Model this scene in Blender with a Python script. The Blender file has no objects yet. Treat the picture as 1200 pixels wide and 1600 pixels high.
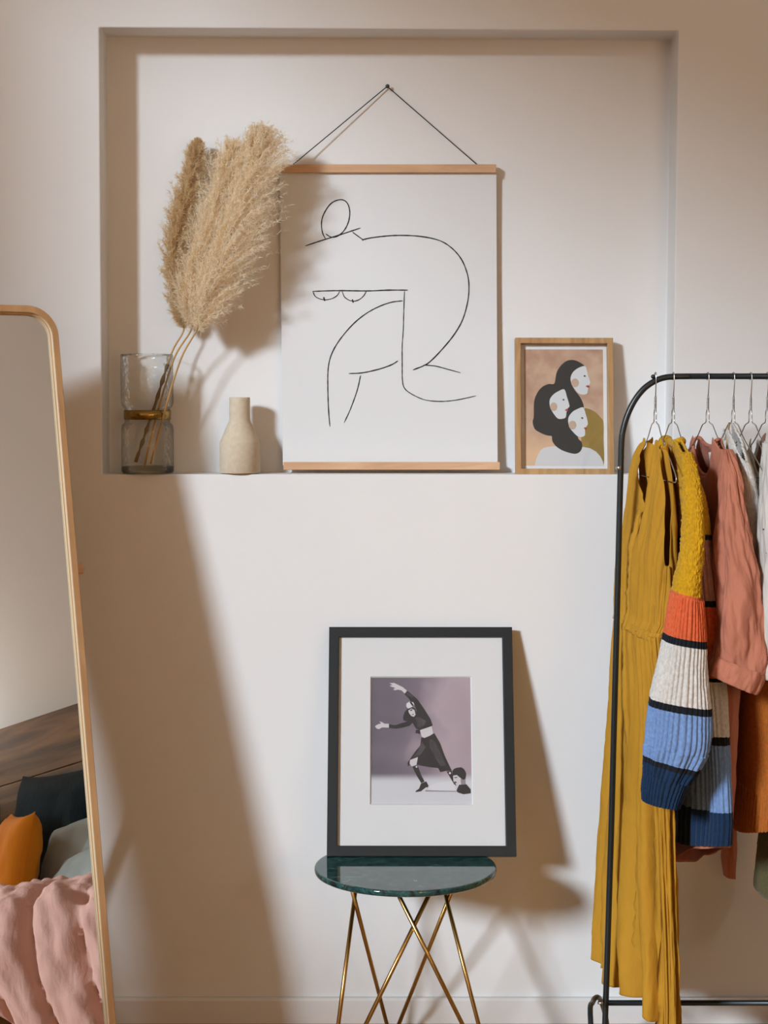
import bpy, bmesh, math, random
import numpy as np
from mathutils import Vector, Matrix, noise
random.seed(7); np.random.seed(7)
C = bpy.context.scene.collection
sc = bpy.context.scene
PI = math.pi

# ------------------------------------------------------------------ camera
F_PX = 2682.0
PITCH = math.radians(3.65)
CAM = np.array([0.0, -4.0, 1.47])
cd = bpy.data.cameras.new('camera'); cd.sensor_fit = 'VERTICAL'
cd.sensor_height = 36.0; cd.sensor_width = 27.0; cd.lens = F_PX * 36.0 / 1600.0
cam = bpy.data.objects.new('camera', cd); C.objects.link(cam)
cam.location = CAM; cam.rotation_euler = (PI / 2 - PITCH, 0, 0)
cd.dof.use_dof = False
sc.camera = cam

# ------------------------------------------------------------------ light
w = bpy.data.worlds.new('sky'); sc.world = w; w.use_nodes = True
bg = w.node_tree.nodes['Background']
bg.inputs[0].default_value = (1.0, 0.985, 0.96, 1); bg.inputs[1].default_value = 2.1
sun = bpy.data.lights.new('sun', 'SUN'); sun.energy = 6.8; sun.angle = math.radians(7.5)
sun.color = (0.75, 0.865, 1.0)
so = bpy.data.objects.new('sun', sun); C.objects.link(so)
so.rotation_euler = Vector((0.74, 1.0, -0.43)).to_track_quat('-Z', 'Y').to_euler()
so.location = (-4, -5, 5)
warm = bpy.data.lights.new('added_warm_fill', 'POINT'); warm.shadow_soft_size = 0.2  # added warm fill from an unseen lamp, tints the shaded areas
warm.energy = 66; warm.color = (1.0, 0.55, 0.15)
wo = bpy.data.objects.new('added_warm_fill', warm); C.objects.link(wo)
wo.location = (1.9, -6.2, 1.6)
vs = sc.view_settings
vs.view_transform = 'Standard'; vs.look = 'None'; vs.gamma = 1.0; vs.exposure = 0.0
vs.use_curve_mapping = False
sc.cycles.caustics_reflective = False
sc.cycles.caustics_refractive = False
sc.cycles.transparent_max_bounces = 24

# ------------------------------------------------------------------ helpers
_fw = np.array([0, math.cos(PITCH), -math.sin(PITCH)]); _rt = np.array([1.0, 0, 0]); _up = np.cross(_rt, _fw)
def at(px, py, y):
    """world point seen at photo pixel (px, py) that stands at depth y (wall = 0)"""
    d = _fw + _rt * (px - 600) / F_PX - _up * (py - 800) / F_PX
    return CAM + d * ((y - CAM[1]) / d[1])
def pxm(y): return F_PX / (4.0 + y)

def mat(name, col, rough=0.6, bump=0.0, bscale=200.0, var=0.0, vscale=6.0, metal=0.0, spec=None, sheen=0.0, trans=0.0, stretch=None, bdist=0.002):
    m = bpy.data.materials.new(name); m.use_nodes = True
    nt = m.node_tree; p = nt.nodes['Principled BSDF']
    p.inputs['Base Color'].default_value = (*col, 1); p.inputs['Roughness'].default_value = rough
    p.inputs['Metallic'].default_value = metal
    if spec is not None: p.inputs['Specular IOR Level'].default_value = spec
    if sheen: p.inputs['Sheen Weight'].default_value = sheen; p.inputs['Sheen Roughness'].default_value = 0.5
    tc = nt.nodes.new('ShaderNodeTexCoord'); vec = tc.outputs['Object']
    if stretch:
        mp = nt.nodes.new('ShaderNodeMapping'); mp.inputs['Scale'].default_value = stretch
        nt.links.new(vec, mp.inputs['Vector']); vec = mp.outputs['Vector']
    if var:
        n = nt.nodes.new('ShaderNodeTexNoise'); n.inputs['Scale'].default_value = vscale; n.inputs['Detail'].default_value = 6
        nt.links.new(vec, n.inputs['Vector'])
        r = nt.nodes.new('ShaderNodeValToRGB')
        a = [max(0, c * (1 - var)) for c in col]; b = [min(1, c * (1 + var)) for c in col]
        r.color_ramp.elements[0].color = (*a, 1); r.color_ramp.elements[1].color = (*b, 1)
        r.color_ramp.elements[0].position = 0.32; r.color_ramp.elements[1].position = 0.68
        nt.links.new(n.outputs['Fac'], r.inputs['Fac']); nt.links.new(r.outputs['Color'], p.inputs['Base Color'])
    if bump:
        n = nt.nodes.new('ShaderNodeTexNoise'); n.inputs['Scale'].default_value = bscale; n.inputs['Detail'].default_value = 4
        nt.links.new(vec, n.inputs['Vector'])
        b = nt.nodes.new('ShaderNodeBump'); b.inputs['Strength'].default_value = bump; b.inputs['Distance'].default_value = bdist
        nt.links.new(n.outputs['Fac'], b.inputs['Height']); nt.links.new(b.outputs['Normal'], p.inputs['Normal'])
    if trans:
        t = nt.nodes.new('ShaderNodeBsdfTranslucent'); t.inputs['Color'].default_value = (*col, 1)
        mx = nt.nodes.new('ShaderNodeMixShader'); mx.inputs[0].default_value = trans
        out = nt.nodes['Material Output']
        nt.links.new(p.outputs[0], mx.inputs[1]); nt.links.new(t.outputs[0], mx.inputs[2]); nt.links.new(mx.outputs[0], out.inputs[0])
    return m

def wood(name, c1, c2, axis='x', scale=14, rough=0.45, rings=7.0):
    m = bpy.data.materials.new(name); m.use_nodes = True; nt = m.node_tree; p = nt.nodes['Principled BSDF']
    p.inputs['Roughness'].default_value = rough
    tc = nt.nodes.new('ShaderNodeTexCoord'); mp = nt.nodes.new('ShaderNodeMapping')
    s = {'x': (0.12, 1, 1), 'y': (1, 0.12, 1), 'z': (1, 1, 0.12)}[axis]
    mp.inputs['Scale'].default_value = s
    nt.links.new(tc.outputs['Object'], mp.inputs['Vector'])
    n = nt.nodes.new('ShaderNodeTexNoise'); n.inputs['Scale'].default_value = scale * 3; n.inputs['Detail'].default_value = 8
    n.inputs['Distortion'].default_value = 1.2
    nt.links.new(mp.outputs[0], n.inputs['Vector'])
    r = nt.nodes.new('ShaderNodeValToRGB')
    r.color_ramp.elements[0].color = (*c1, 1); r.color_ramp.elements[1].color = (*c2, 1)
    r.color_ramp.elements[0].position = 0.35; r.color_ramp.elements[1].position = 0.65
    nt.links.new(n.outputs['Fac'], r.inputs['Fac']); nt.links.new(r.outputs[0], p.inputs['Base Color'])
    b = nt.nodes.new('ShaderNodeBump'); b.inputs['Strength'].default_value = 0.15; b.inputs['Distance'].default_value = 0.001
    nt.links.new(n.outputs['Fac'], b.inputs['Height']); nt.links.new(b.outputs[0], p.inputs['Normal'])
    return m

def link(name, me, m, parent=None, smooth=False):
    o = bpy.data.objects.new(name, me); C.objects.link(o)
    for mm in (m if isinstance(m, (list, tuple)) else [m]):
        if mm is not None: me.materials.append(mm)
    if smooth:
        me.polygons.foreach_set('use_smooth', [True] * len(me.polygons))
    if parent is not None: o.parent = parent
    return o

def obj(name, bm, m, parent=None, smooth=False, bevel=0.0, segs=2):
    bmesh.ops.recalc_face_normals(bm, faces=bm.faces)
    me = bpy.data.meshes.new(name); bm.to_mesh(me); bm.free()
    o = link(name, me, m, parent, smooth)
    if bevel:
        b = o.modifiers.new('bevel', 'BEVEL'); b.width = bevel; b.segments = segs; b.limit_method = 'ANGLE'
    return o

def tag(o, label, cat, group=None):
    o['label'] = label; o['category'] = cat
    if group: o['group'] = group
    return o
def thing(name, label, cat, loc=(0, 0, 0), group=None):
    o = bpy.data.objects.new(name, None); C.objects.link(o); o.location = loc
    o.empty_display_size = 0.05
    return tag(o, label, cat, group)
def struct(o): o['kind'] = 'structure'; return o
def place(o, loc):
    """move the object's origin to loc without moving its vertices in the world"""
    v = Vector(loc); o.data.transform(Matrix.Translation(-v)); o.location = v; return o

def box(bm, x0, x1, y0, y1, z0, z1):
    v = [bm.verts.new(p) for p in ((x0, y0, z0), (x1, y0, z0), (x1, y1, z0), (x0, y1, z0), (x0, y0, z1), (x1, y0, z1), (x1, y1, z1), (x0, y1, z1))]
    for f in ((0, 1, 2, 3), (4, 5, 6, 7), (0, 1, 5, 4), (1, 2, 6, 5), (2, 3, 7, 6), (3, 0, 4, 7)):
        bm.faces.new([v[i] for i in f])
def boxo(name, x0, x1, y0, y1, z0, z1, m, parent=None, bevel=0.0):
    bm = bmesh.new(); box(bm, x0, x1, y0, y1, z0, z1); return obj(name, bm, m, parent, bevel=bevel)

def tube(bm, pts, r, n=10, closed=False, cap=True):
    pts = [Vector(p) for p in pts]; N = len(pts); rings = []
    rr = r if isinstance(r, (list, tuple)) else [r] * N
    t0 = (pts[1] - pts[0]).normalized()
    ref = Vector((0, 0, 1)) if abs(t0.z) < 0.9 else Vector((1, 0, 0))
    nrm = t0.cross(ref).normalized()
    for i, p in enumerate(pts):
        if closed: t = (pts[(i + 1) % N] - pts[i - 1]).normalized()
        elif i == 0: t = t0
        elif i == N - 1: t = (pts[-1] - pts[-2]).normalized()
        else: t = ((pts[i + 1] - p).normalized() + (p - pts[i - 1]).normalized()).normalized()
        nrm = (nrm - t * nrm.dot(t)).normalized(); b = t.cross(nrm)
        rings.append([bm.verts.new(p + (nrm * math.cos(2 * PI * k / n) + b * math.sin(2 * PI * k / n)) * rr[i]) for k in range(n)])
    for i in range(N if closed else N - 1):
        a, c = rings[i], rings[(i + 1) % N]
        for k in range(n):
            bm.faces.new((a[k], a[(k + 1) % n], c[(k + 1) % n], c[k]))
    if cap and not closed:
        bm.faces.new(rings[0]); bm.faces.new(rings[-1][::-1])

def lathe(bm, prof, n=48, cx=0, cy=0, cz=0):
    rings = []
    for r, z in prof:
        if r < 1e-6: rings.append([bm.verts.new((cx, cy, cz + z))])
        else: rings.append([bm.verts.new((cx + r * math.cos(2 * PI * k / n), cy + r * math.sin(2 * PI * k / n), cz + z)) for k in range(n)])
    for a, b in zip(rings, rings[1:]):
        for k in range(n):
            k2 = (k + 1) % n
            if len(a) == 1: bm.faces.new((a[0], b[k], b[k2]))
            elif len(b) == 1: bm.faces.new((a[k], a[k2], b[0]))
            else: bm.faces.new((a[k], a[k2], b[k2], b[k]))

def catmull(pts, n):
    P = np.array(pts, float); P = np.vstack([2 * P[0] - P[1], P, 2 * P[-1] - P[-2]])
    out = []; m = len(P) - 3
    for t in np.linspace(0, m, n):
        i = min(int(t), m - 1); u = t - i; p0, p1, p2, p3 = P[i:i + 4]
        out.append(0.5 * (2 * p1 + (p2 - p0) * u + (2 * p0 - 5 * p1 + 4 * p2 - p3) * u * u + (3 * p1 - p0 - 3 * p2 + p3) * u ** 3))
    return np.array(out)

def flat(name, polys, mats, parent, y0, step=0.00025, smooth_pts=True):
    """flat printed shapes in the local x-z plane; polys = [(points, material index)], later ones lie in front"""
    bm = bmesh.new()
    for i, (pts, mi) in enumerate(polys):
        vs_ = [bm.verts.new((x, y0 - step * i, z)) for x, z in pts]
        try: f = bm.faces.new(vs_)
        except ValueError: continue
        f.material_index = mi
        if f.normal.y > 0 or True: f.normal_update()
    bmesh.ops.triangulate(bm, faces=bm.faces[:], ngon_method='EAR_CLIP')
    me = bpy.data.meshes.new(name); bm.to_mesh(me); bm.free()
    return link(name, me, mats, parent)
def circ(x, z, rx, rz=None, n=20):
    rz = rz or rx
    return [(x + rx * math.cos(2 * PI * k / n), z + rz * math.sin(2 * PI * k / n)) for k in range(n)]
def rounded(pts, n=4):
    P = np.array(pts, float); P = np.vstack([P[-1], P, P[0], P[1]]); out = []
    for i in range(len(pts)):
        p0, p1, p2, p3 = P[i:i + 4]
        for u in np.linspace(0, 1, n, endpoint=False):
            out.append(tuple(0.5 * (2 * p1 + (p2 - p0) * u + (2 * p0 - 5 * p1 + 4 * p2 - p3) * u * u + (3 * p1 - p0 - 3 * p2 + p3) * u ** 3)))
    return out

# ------------------------------------------------------------------ materials
M = {}
M['wall'] = mat('wall_paint', (0.80, 0.775, 0.745), 0.85, bump=0.06, bscale=60, var=0.012, vscale=3)
M['ceil'] = mat('ceiling_paint', (0.82, 0.80, 0.77), 0.9)
M['base'] = mat('baseboard_paint', (0.74, 0.71, 0.68), 0.6)
M['floor'] = wood('floor_oak', (0.48, 0.25, 0.09), (0.62, 0.36, 0.15), 'y', 5, 0.4)
M['ash'] = wood('ash_wood', (0.50, 0.27, 0.115), (0.60, 0.35, 0.16), 'z', 9, 0.42)
M['beech'] = wood('beech_wood', (0.56, 0.32, 0.17), (0.70, 0.43, 0.25), 'x', 10, 0.5)
M['oak'] = wood('oak_wood', (0.36, 0.19, 0.07), (0.52, 0.30, 0.125), 'z', 14, 0.5)
M['darkwood'] = wood('dark_bed_wood', (0.10, 0.046, 0.014), (0.30, 0.155, 0.055), 'y', 4, 0.45)
M['black'] = mat('black_steel', (0.012, 0.016, 0.017), 0.32, spec=0.5)
M['blackframe'] = mat('black_frame', (0.014, 0.016, 0.017), 0.42, spec=0.35, bump=0.12, bscale=30, stretch=(4, 4, 30))
M['brass'] = mat('brass', (0.50, 0.31, 0.10), 0.28, metal=1.0)
M['darkbrass'] = mat('brass_band', (0.36, 0.23, 0.06), 0.25, metal=1.0)
M['wire'] = mat('galvanised_wire', (0.55, 0.55, 0.54), 0.28, metal=1.0)
M['cord'] = mat('black_cord', (0.02, 0.025, 0.022), 0.8)
M['nail'] = mat('nail_steel', (0.06, 0.08, 0.07), 0.35, metal=0.8)
M['paper'] = mat('poster_paper', (0.735, 0.725, 0.71), 0.8)
M['ink'] = mat('black_ink', (0.012, 0.014, 0.014), 0.8)
M['matb'] = mat('mat_board', (0.81, 0.785, 0.755), 0.85, bump=0.03, bscale=400)
M['matedge'] = mat('mat_bevel', (0.86, 0.85, 0.83), 0.8)
M['clay'] = mat('sandy_clay', (0.62, 0.51, 0.37), 0.9, bump=0.35, bscale=420, var=0.06, vscale=90, bdist=0.001)
M['plastic_white'] = mat('plastic_white', (0.8, 0.8, 0.78), 0.5)

m = bpy.data.materials.new('mirror_glass'); m.use_nodes = True
p = m.node_tree.nodes['Principled BSDF']; p.inputs['Metallic'].default_value = 1; p.inputs['Roughness'].default_value = 0.0
p.inputs['Base Color'].default_value = (0.86, 0.87, 0.86, 1); M['mirror'] = m

def thin_glass(name, tint, gloss, rough=0.0, bump=0.0, bscale=60.0, edge=None):
    m = bpy.data.materials.new(name); m.use_nodes = True; nt = m.node_tree; nt.nodes.clear()
    out = nt.nodes.new('ShaderNodeOutputMaterial'); tr = nt.nodes.new('ShaderNodeBsdfTransparent'); gl = nt.nodes.new('ShaderNodeBsdfGlossy')
    gl.inputs['Roughness'].default_value = rough; tr.inputs[0].default_value = (*tint, 1)
    lw = nt.nodes.new('ShaderNodeLayerWeight'); lw.inputs['Blend'].default_value = 0.25
    mx = nt.nodes.new('ShaderNodeMixShader')
    mul = nt.nodes.new('ShaderNodeMath'); mul.operation = 'MULTIPLY'; mul.inputs[1].default_value = gloss
    add = nt.nodes.new('ShaderNodeMath'); add.operation = 'ADD'; add.inputs[1].default_value = 0.03 * gloss
    nt.links.new(lw.outputs['Fresnel'], mul.inputs[0]); nt.links.new(mul.outputs[0], add.inputs[0])
    nt.links.new(add.outputs[0], mx.inputs[0]); nt.links.new(tr.outputs[0], mx.inputs[1]); nt.links.new(gl.outputs[0], mx.inputs[2])
    if edge:
        lw2 = nt.nodes.new('ShaderNodeLayerWeight'); lw2.inputs['Blend'].default_value = 0.5
        cr = nt.nodes.new('ShaderNodeValToRGB'); cr.color_ramp.elements[0].position = 0.35; cr.color_ramp.elements[1].position = 0.97
        cr.color_ramp.elements[0].color = (*tint, 1); cr.color_ramp.elements[1].color = (*edge, 1)
        nt.links.new(lw2.outputs['Facing'], cr.inputs[0]); nt.links.new(cr.outputs[0], tr.inputs[0])
    if bump:
        n = nt.nodes.new('ShaderNodeTexVoronoi'); n.inputs['Scale'].default_value = bscale; n.feature = 'SMOOTH_F1'
        b = nt.nodes.new('ShaderNodeBump'); b.inputs['Strength'].default_value = bump; b.inputs['Distance'].default_value = 0.004
        tc = nt.nodes.new('ShaderNodeTexCoord'); nt.links.new(tc.outputs['Object'], n.inputs['Vector'])
        nt.links.new(n.outputs['Distance'], b.inputs['Height'])
        nt.links.new(b.outputs[0], gl.inputs['Normal'])
        if edge: nt.links.new(b.outputs[0], lw.inputs['Normal'])
    nt.links.new(mx.outputs[0], out.inputs[0])
    return m
M['pane'] = thin_glass('picture_glass', (0.985, 0.985, 0.985), 0.45)
M['window_glass'] = thin_glass('window_glass', (0.98, 0.99, 0.99), 0.5)
M['vase_glass'] = thin_glass('hammered_glass', (0.985, 0.985, 0.975), 0.7, 0.10, bump=0.25, bscale=140, edge=(0.76, 0.76, 0.70))
M['vase_base'] = thin_glass('thick_glass', (0.88, 0.88, 0.84), 0.8, 0.02, edge=(0.66, 0.66, 0.60))

# ------------------------------------------------------------------ room
XL, XR, YF, ZC = -3.2, 2.45, -9.4, 4.6
ND = 0.105
TL, TR, BL, BR = at(155, 43, 0), at(1060, 48, 0), at(160, 741, 0), at(1050, 741.5, 0)
bm = bmesh.new()
def V(x, y, z): return bm.verts.new((x, y, z))
A = [V(XL, 0, 0), V(XR, 0, 0), V(XR, 0, ZC), V(XL, 0, ZC)]
N1 = [V(BL[0], 0, BL[2]), V(BR[0], 0, BR[2]), V(TR[0], 0, TR[2]), V(TL[0], 0, TL[2])]
N2 = [V(v.co.x, ND, v.co.z) for v in N1]
for i in range(4):
    j = (i + 1) % 4
    bm.faces.new((A[i], A[j], N1[j], N1[i])); bm.faces.new((N1[i], N1[j], N2[j], N2[i]))
bm.faces.new(N2)
B = [V(XL, 0.25, 0), V(XR, 0.25, 0), V(XR, 0.25, ZC), V(XL, 0.25, ZC)]
bm.faces.new(B)
for i in range(4):
    j = (i + 1) % 4; bm.faces.new((A[i], A[j], B[j], B[i]))
struct(obj('wall_back', bm, M['wall'], bevel=0.003, segs=3))
struct(boxo('wall_right', XR, XR + 0.15, YF, 0.25, 0, ZC, M['wall']))
struct(boxo('wall_front', XL - 0.15, XR + 0.15, YF - 0.15, YF, 0, ZC, M['wall']))
struct(boxo('ceiling', XL - 0.15, XR + 0.15, YF - 0.15, 0.25, ZC, ZC + 0.15, M['ceil']))
struct(boxo('floor', XL - 0.15, XR + 0.15, YF - 0.15, 0.25, -0.1, 0, M['floor']))
# left wall with its tall window
WY0, WY1, WZ0, WZ1 = -9.0, -3.30, 1.8, 4.17
bm = bmesh.new()
box(bm, XL - 0.15, XL, YF, WY0, 0, ZC); box(bm, XL - 0.15, XL, WY1, 0.25, 0, ZC)
box(bm, XL - 0.15, XL, WY0, WY1, 0, WZ0); box(bm, XL - 0.15, XL, WY0, WY1, WZ1, ZC)
struct(obj('wall_left', bm, M['wall']))
we = bpy.data.objects.new('window_1', None); C.objects.link(we); we.location = (XL - 0.1, (WY0 + WY1) / 2, WZ0); struct(we)
hw, hh = (WY1 - WY0) / 2, WZ1 - WZ0
bm = bmesh.new()
for a in (-1, 1): box(bm, -0.02, 0.02, a * hw - 0.02, a * hw + 0.02, 0, hh)
box(bm, -0.02, 0.02, -hw, hw, 0, 0.04); box(bm, -0.02, 0.02, -hw, hw, hh - 0.04, hh)
o = obj('window_frame', bm, M['base'], we)
o = boxo('window_pane', -0.002, 0.002, -hw + 0.02, hw - 0.02, 0.04, hh - 0.04, M['window_glass'], we)
# baseboard
zb = at(600, 1560, -0.014)[2]
bm = bmesh.new()
prof = [(0, 0), (-0.014, 0), (-0.014, zb - 0.006), (-0.011, zb), (0, zb)]
va = [bm.verts.new((XL, y - 0.0005, z)) for y, z in prof]; vb = [bm.verts.new((XR, y - 0.0005, z)) for y, z in prof]
for i in range(len(prof)):
    j = (i + 1) % len(prof); bm.faces.new((va[i], va[j], vb[j], vb[i]))
bm.faces.new(va); bm.faces.new(vb)
struct(obj('baseboard_back', bm, M['base']))
# added fill lamp behind the camera, hung there to warm the shadows
cl = thing('added_fill_pendant', 'added warm fill lamp on a cord, unseen behind the viewer', 'lamp', (1.9, -6.2, ZC))
bm = bmesh.new(); tube(bm, [(0, 0, 0), (0, 0, -2.71)], 0.004, 6); obj('fill_lamp_cord', bm, M['cord'], cl)
bm = bmesh.new(); tube(bm, [(0, 0, -2.71), (0, 0, -2.79)], 0.022, 16); obj('fill_lamp_socket', bm, M['brass'], cl, True)

# ------------------------------------------------------------------ standing mirror
MA, MT = math.radians(31), math.radians(11.4)
n_ = Vector((math.sin(MA) * math.cos(MT), -math.cos(MA) * math.cos(MT), math.sin(MT)))
u_ = Vector((-math.sin(MA) * math.sin(MT), math.cos(MA) * math.sin(MT), math.cos(MT)))
r_ = Vector((math.cos(MA), math.sin(MA), 0))
R0 = Vector((-0.5465, -0.527, 0.004))
MW, MH = 0.565, 1.705
mir = thing('standing_mirror', 'tall rounded ash-framed standing mirror leaning at the left edge', 'mirror')
rotm = Matrix((r_, -n_, u_)).transposed().to_4x4()     # local x right, y back, z up the glass
mir.matrix_world = Matrix.Translation(R0 - r_ * (MW / 2)) @ rotm
def rrect(hw, h0, h1, r, n=10):
    pts = []
    for cx, cz, a0 in ((hw - r, h1 - r, 0), (-hw + r, h1 - r, 90), (-hw + r, h0 + r, 180), (hw - r, h0 + r, 270)):
        for k in range(n + 1):
            a = math.radians(a0 + 90 * k / n); pts.append((cx + r * math.cos(a), cz + r * math.sin(a)))
    return pts
prof = [(0, 0.018), (0, -0.017), (0.002, -0.020), (0.0150, -0.020), (0.0160, -0.019), (0.0163, -0.0125), (0.0188, -0.012), (0.0191, -0.0055), (0.021, -0.005), (0.021, 0.018)]
bm = bmesh.new(); rings = []
for off, y in prof:
    rings.append([bm.verts.new((x, y, z)) for x, z in rrect(MW / 2 - off, 0 + off, MH - off, 0.066 - off)])
K = len(rings[0])
for a, b in zip(rings, rings[1:] + rings[:1]):
    for k in range(K):
        f_ = bm.faces.new((a[k], a[(k + 1) % K], b[(k + 1) % K], b[k]))
        if a is rings[4] or a is rings[6]: f_.material_index = 1
obj('frame', bm, [M['ash'], mat('pale_ash_lip', (0.80, 0.66, 0.43), 0.5)], mir, False)
bm = bmesh.new(); bm.faces.new([bm.verts.new((x, -0.0053, z)) for x, z in rrect(MW / 2 - 0.0195, 0.0195, MH - 0.0195, 0.046)])
obj('mirror_glass', bm, M['mirror'], mir)
bm = bmesh.new(); f1 = [bm.verts.new((x, 0.0185, z)) for x, z in rrect(MW / 2 - 0.004, 0.004, MH - 0.004, 0.06)]; bm.faces.new(f1)
f2 = [bm.verts.new((x, 0.022, z)) for x, z in rrect(MW / 2 - 0.004, 0.004, MH - 0.004, 0.06)]; bm.faces.new(f2)
for k in range(len(f1)): bm.faces.new((f1[k], f1[(k + 1) % len(f1)], f2[(k + 1) % len(f2)], f2[k]))
obj('back_panel', bm, M['oak'], mir)
# rear support: dowel and two legs, in mirror-local space
inv = mir.matrix_world.inverted()
hz = 1.135
bm = bmesh.new(); tube(bm, [(-MW / 2 - 0.030, 0.036, hz), (MW / 2 + 0.030, 0.036, hz)], 0.0115, 16); obj('hinge_dowel', bm, M['beech'], mir, True, bevel=0.002)
for s in (-1, 1):
    top = Vector((s * (MW / 2 + 0.008), 0.036, hz)); wtop = mir.matrix_world @ top
    foot = wtop + Vector((-math.sin(MA), math.cos(MA), 0)) * 0.27; foot.z = 0.012
    foot = inv @ foot
    d = (foot - top).normalized()
    bm = bmesh.new(); tube(bm, [top - d * 0.018, top, top + d * 0.3, foot], [0.010, 0.014, 0.0135, 0.011], 14); obj('support_leg', bm, M['ash'], mir, True)
    if s == 1: footR = foot
    else: footL = foot
bm = bmesh.new(); a_ = footL.lerp(Vector((-MW / 2 + 0.016, 0.034, hz)), 0.12); b_ = footR.lerp(Vector((MW / 2 - 0.016, 0.034, hz)), 0.12)
tube(bm, [a_, b_], 0.010, 12); obj('stretcher', bm, M['ash'], mir, True)

# ------------------------------------------------------------------ hanging poster
PY = 0.084
po = thing('hanging_poster', 'large abstract line-drawing poster in wooden hanger bars on a cord', 'poster', tuple(at(609, 735, PY)))
ol = Vector(po.location)
def loc(px, py, y): return Vector(at(px, py, y)) - ol
def pbox(name, x0, y0, x1, y1, d0, d1, m):
    a = loc(x0, y0, (d0 + d1) / 2); b = loc(x1, y1, (d0 + d1) / 2)
    return boxo(name, a.x, b.x, d0 - ol.y, d1 - ol.y, b.z, a.z, m, po, bevel=0.0012)
pbox('hanger_bar', 436.5, 257, 775, 270, PY - 0.010, PY - 0.001, M['beech'])
pbox('hanger_bar', 443, 722, 781, 734, PY - 0.024, PY - 0.013, M['beech'])
pbox('hanger_bar', 436.5, 257.5, 775, 270, PY + 0.001, PY + 0.010, M['beech'])
pbox('hanger_bar', 443, 722.5, 781, 734, PY - 0.011, PY - 0.003, M['beech'])
bm = bmesh.new(); rows = []
NX, NZ = 14, 30
for i in range(NZ + 1):
    t = i / NZ; y = PY - 0.012 * t + 0.006 * math.sin(PI * t)
    L_ = loc(437 + 5 * t, 262 + 465 * t, y); R_ = loc(775.5 + 2 * t, 262 + 465 * t, y)
    row = []
    for j in range(NX + 1):
        q = L_.lerp(R_, j / NX); q.y += 0.002 * math.sin(j / NX * PI * 2 + 1) * math.sin(PI * t); row.append(bm.verts.new(q))
    rows.append(row)
for a, b in zip(rows, rows[1:]):
    for j in range(NX): bm.faces.new((a[j], a[j + 1], b[j + 1], b[j]))
o = obj('paper_sheet', bm, M['paper'], po, True)
sheet_y = lambda t, s: PY - 0.012 * t + 0.006 * math.sin(PI * t) + 0.002 * math.sin(s * PI * 2 + 1) * math.sin(PI * t)
LINES = [
 ([(219, 650), (206, 622), (203, 582), (214, 547), (240, 511), (275, 497), (300, 508), (311, 540), (307, 580), (290, 615), (265, 637), (240, 641), (219, 629)], 4.0),
 ([(140, 675), (210, 652), (280, 630), (353, 606)], 4.0),
 ([(322, 622), (341, 636), (362, 651), (362, 651), (400, 643), (480, 635), (570, 637), (650, 652), (700, 680), (740, 725), (763, 780), (770, 830), (765, 890), (745, 960), (710, 1020), (660, 1080), (620, 1120), (595, 1136), (555, 1152)], 4.2),
 ([(595, 1133), (640, 1137), (690, 1150), (738, 1163)], 3.6),
 ([(168, 850), (260, 847), (380, 848), (460, 845), (535, 845)], 4.4),
 ([(170, 852), (180, 870), (205, 881), (235, 880), (260, 868), (273, 850)], 3.2),
 ([(282, 850), (292, 872), (315, 886), (340, 885), (362, 870), (375, 850)], 3.2),
 ([(211, 872), (215, 887)], 5.5), ([(321, 880), (325, 894)], 5.5),
 ([(522, 848), (520, 900), (517, 1000), (513, 1060), (513, 1130), (514, 1190), (522, 1222), (550, 1245), (600, 1267), (660, 1273), (720, 1268), (797, 1252)], 3.4),
 ([(515, 886), (470, 892), (420, 910), (370, 938), (320, 980), (270, 1040), (240, 1095), (228, 1150), (227, 1230), (230, 1310), (235, 1370)], 3.8),
 ([(308, 1166), (360, 1163), (420, 1150), (470, 1133), (497, 1117)], 4.2),
 ([(353, 1173), (340, 1230), (315, 1300), (290, 1355)], 3.6)]
bm = bmesh.new()
for pts, wd in LINES:
    q = catmull([(420 + x * 0.4061, 110 + y * 0.40625) for x, y in pts], 12 * len(pts)); prev = None
    for i in range(len(q)):
        tn = q[min(i + 1, len(q) - 1)] - q[max(i - 1, 0)]; tn = tn / (np.hypot(*tn) + 1e-9)
        hwid = wd * 0.50 / 2 * (0.85 + 0.3 * noise.noise((q[i][0] * 0.15, q[i][1] * 0.15, wd))) * min(1, 0.55 + min(i, len(q) - 1 - i) * 0.12)
        nn = np.array([-tn[1], tn[0]]) * hwid; pr = []
        for sgn in (1, -1):
            X, Y = q[i] + nn * sgn; t = (Y - 262) / 465; s = (X - 437 - 5 * t) / 338
            pr.append(bm.verts.new(loc(X, Y, sheet_y(t, s) - 0.0007)))
        if prev: bm.faces.new((prev[0], prev[1], pr[1], pr[0]))
        prev = pr
obj('ink_drawing', bm, M['ink'], po)
bm = bmesh.new(); tube(bm, [loc(457, 258, PY - 0.004), loc(605, 135, 0.098)], 0.0013, 6); tube(bm, [loc(605, 135, 0.098), loc(745, 257, PY - 0.004)], 0.0013, 6)
obj('hanging_cord', bm, M['cord'], po)
nl = at(605.5, 135, 0.094)
bm = bmesh.new(); tube(bm, [(0, 0.012, 0), (0, -0.002, 0), (0, -0.0025, 0), (0, -0.005, 0)], [0.0016, 0.0016, 0.005, 0.0035], 14)
o = obj('wall_nail', bm, M['nail'], None, True); o.location = nl; tag(o, 'small dark nail in the niche wall holding the poster cord', 'nail')

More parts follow.
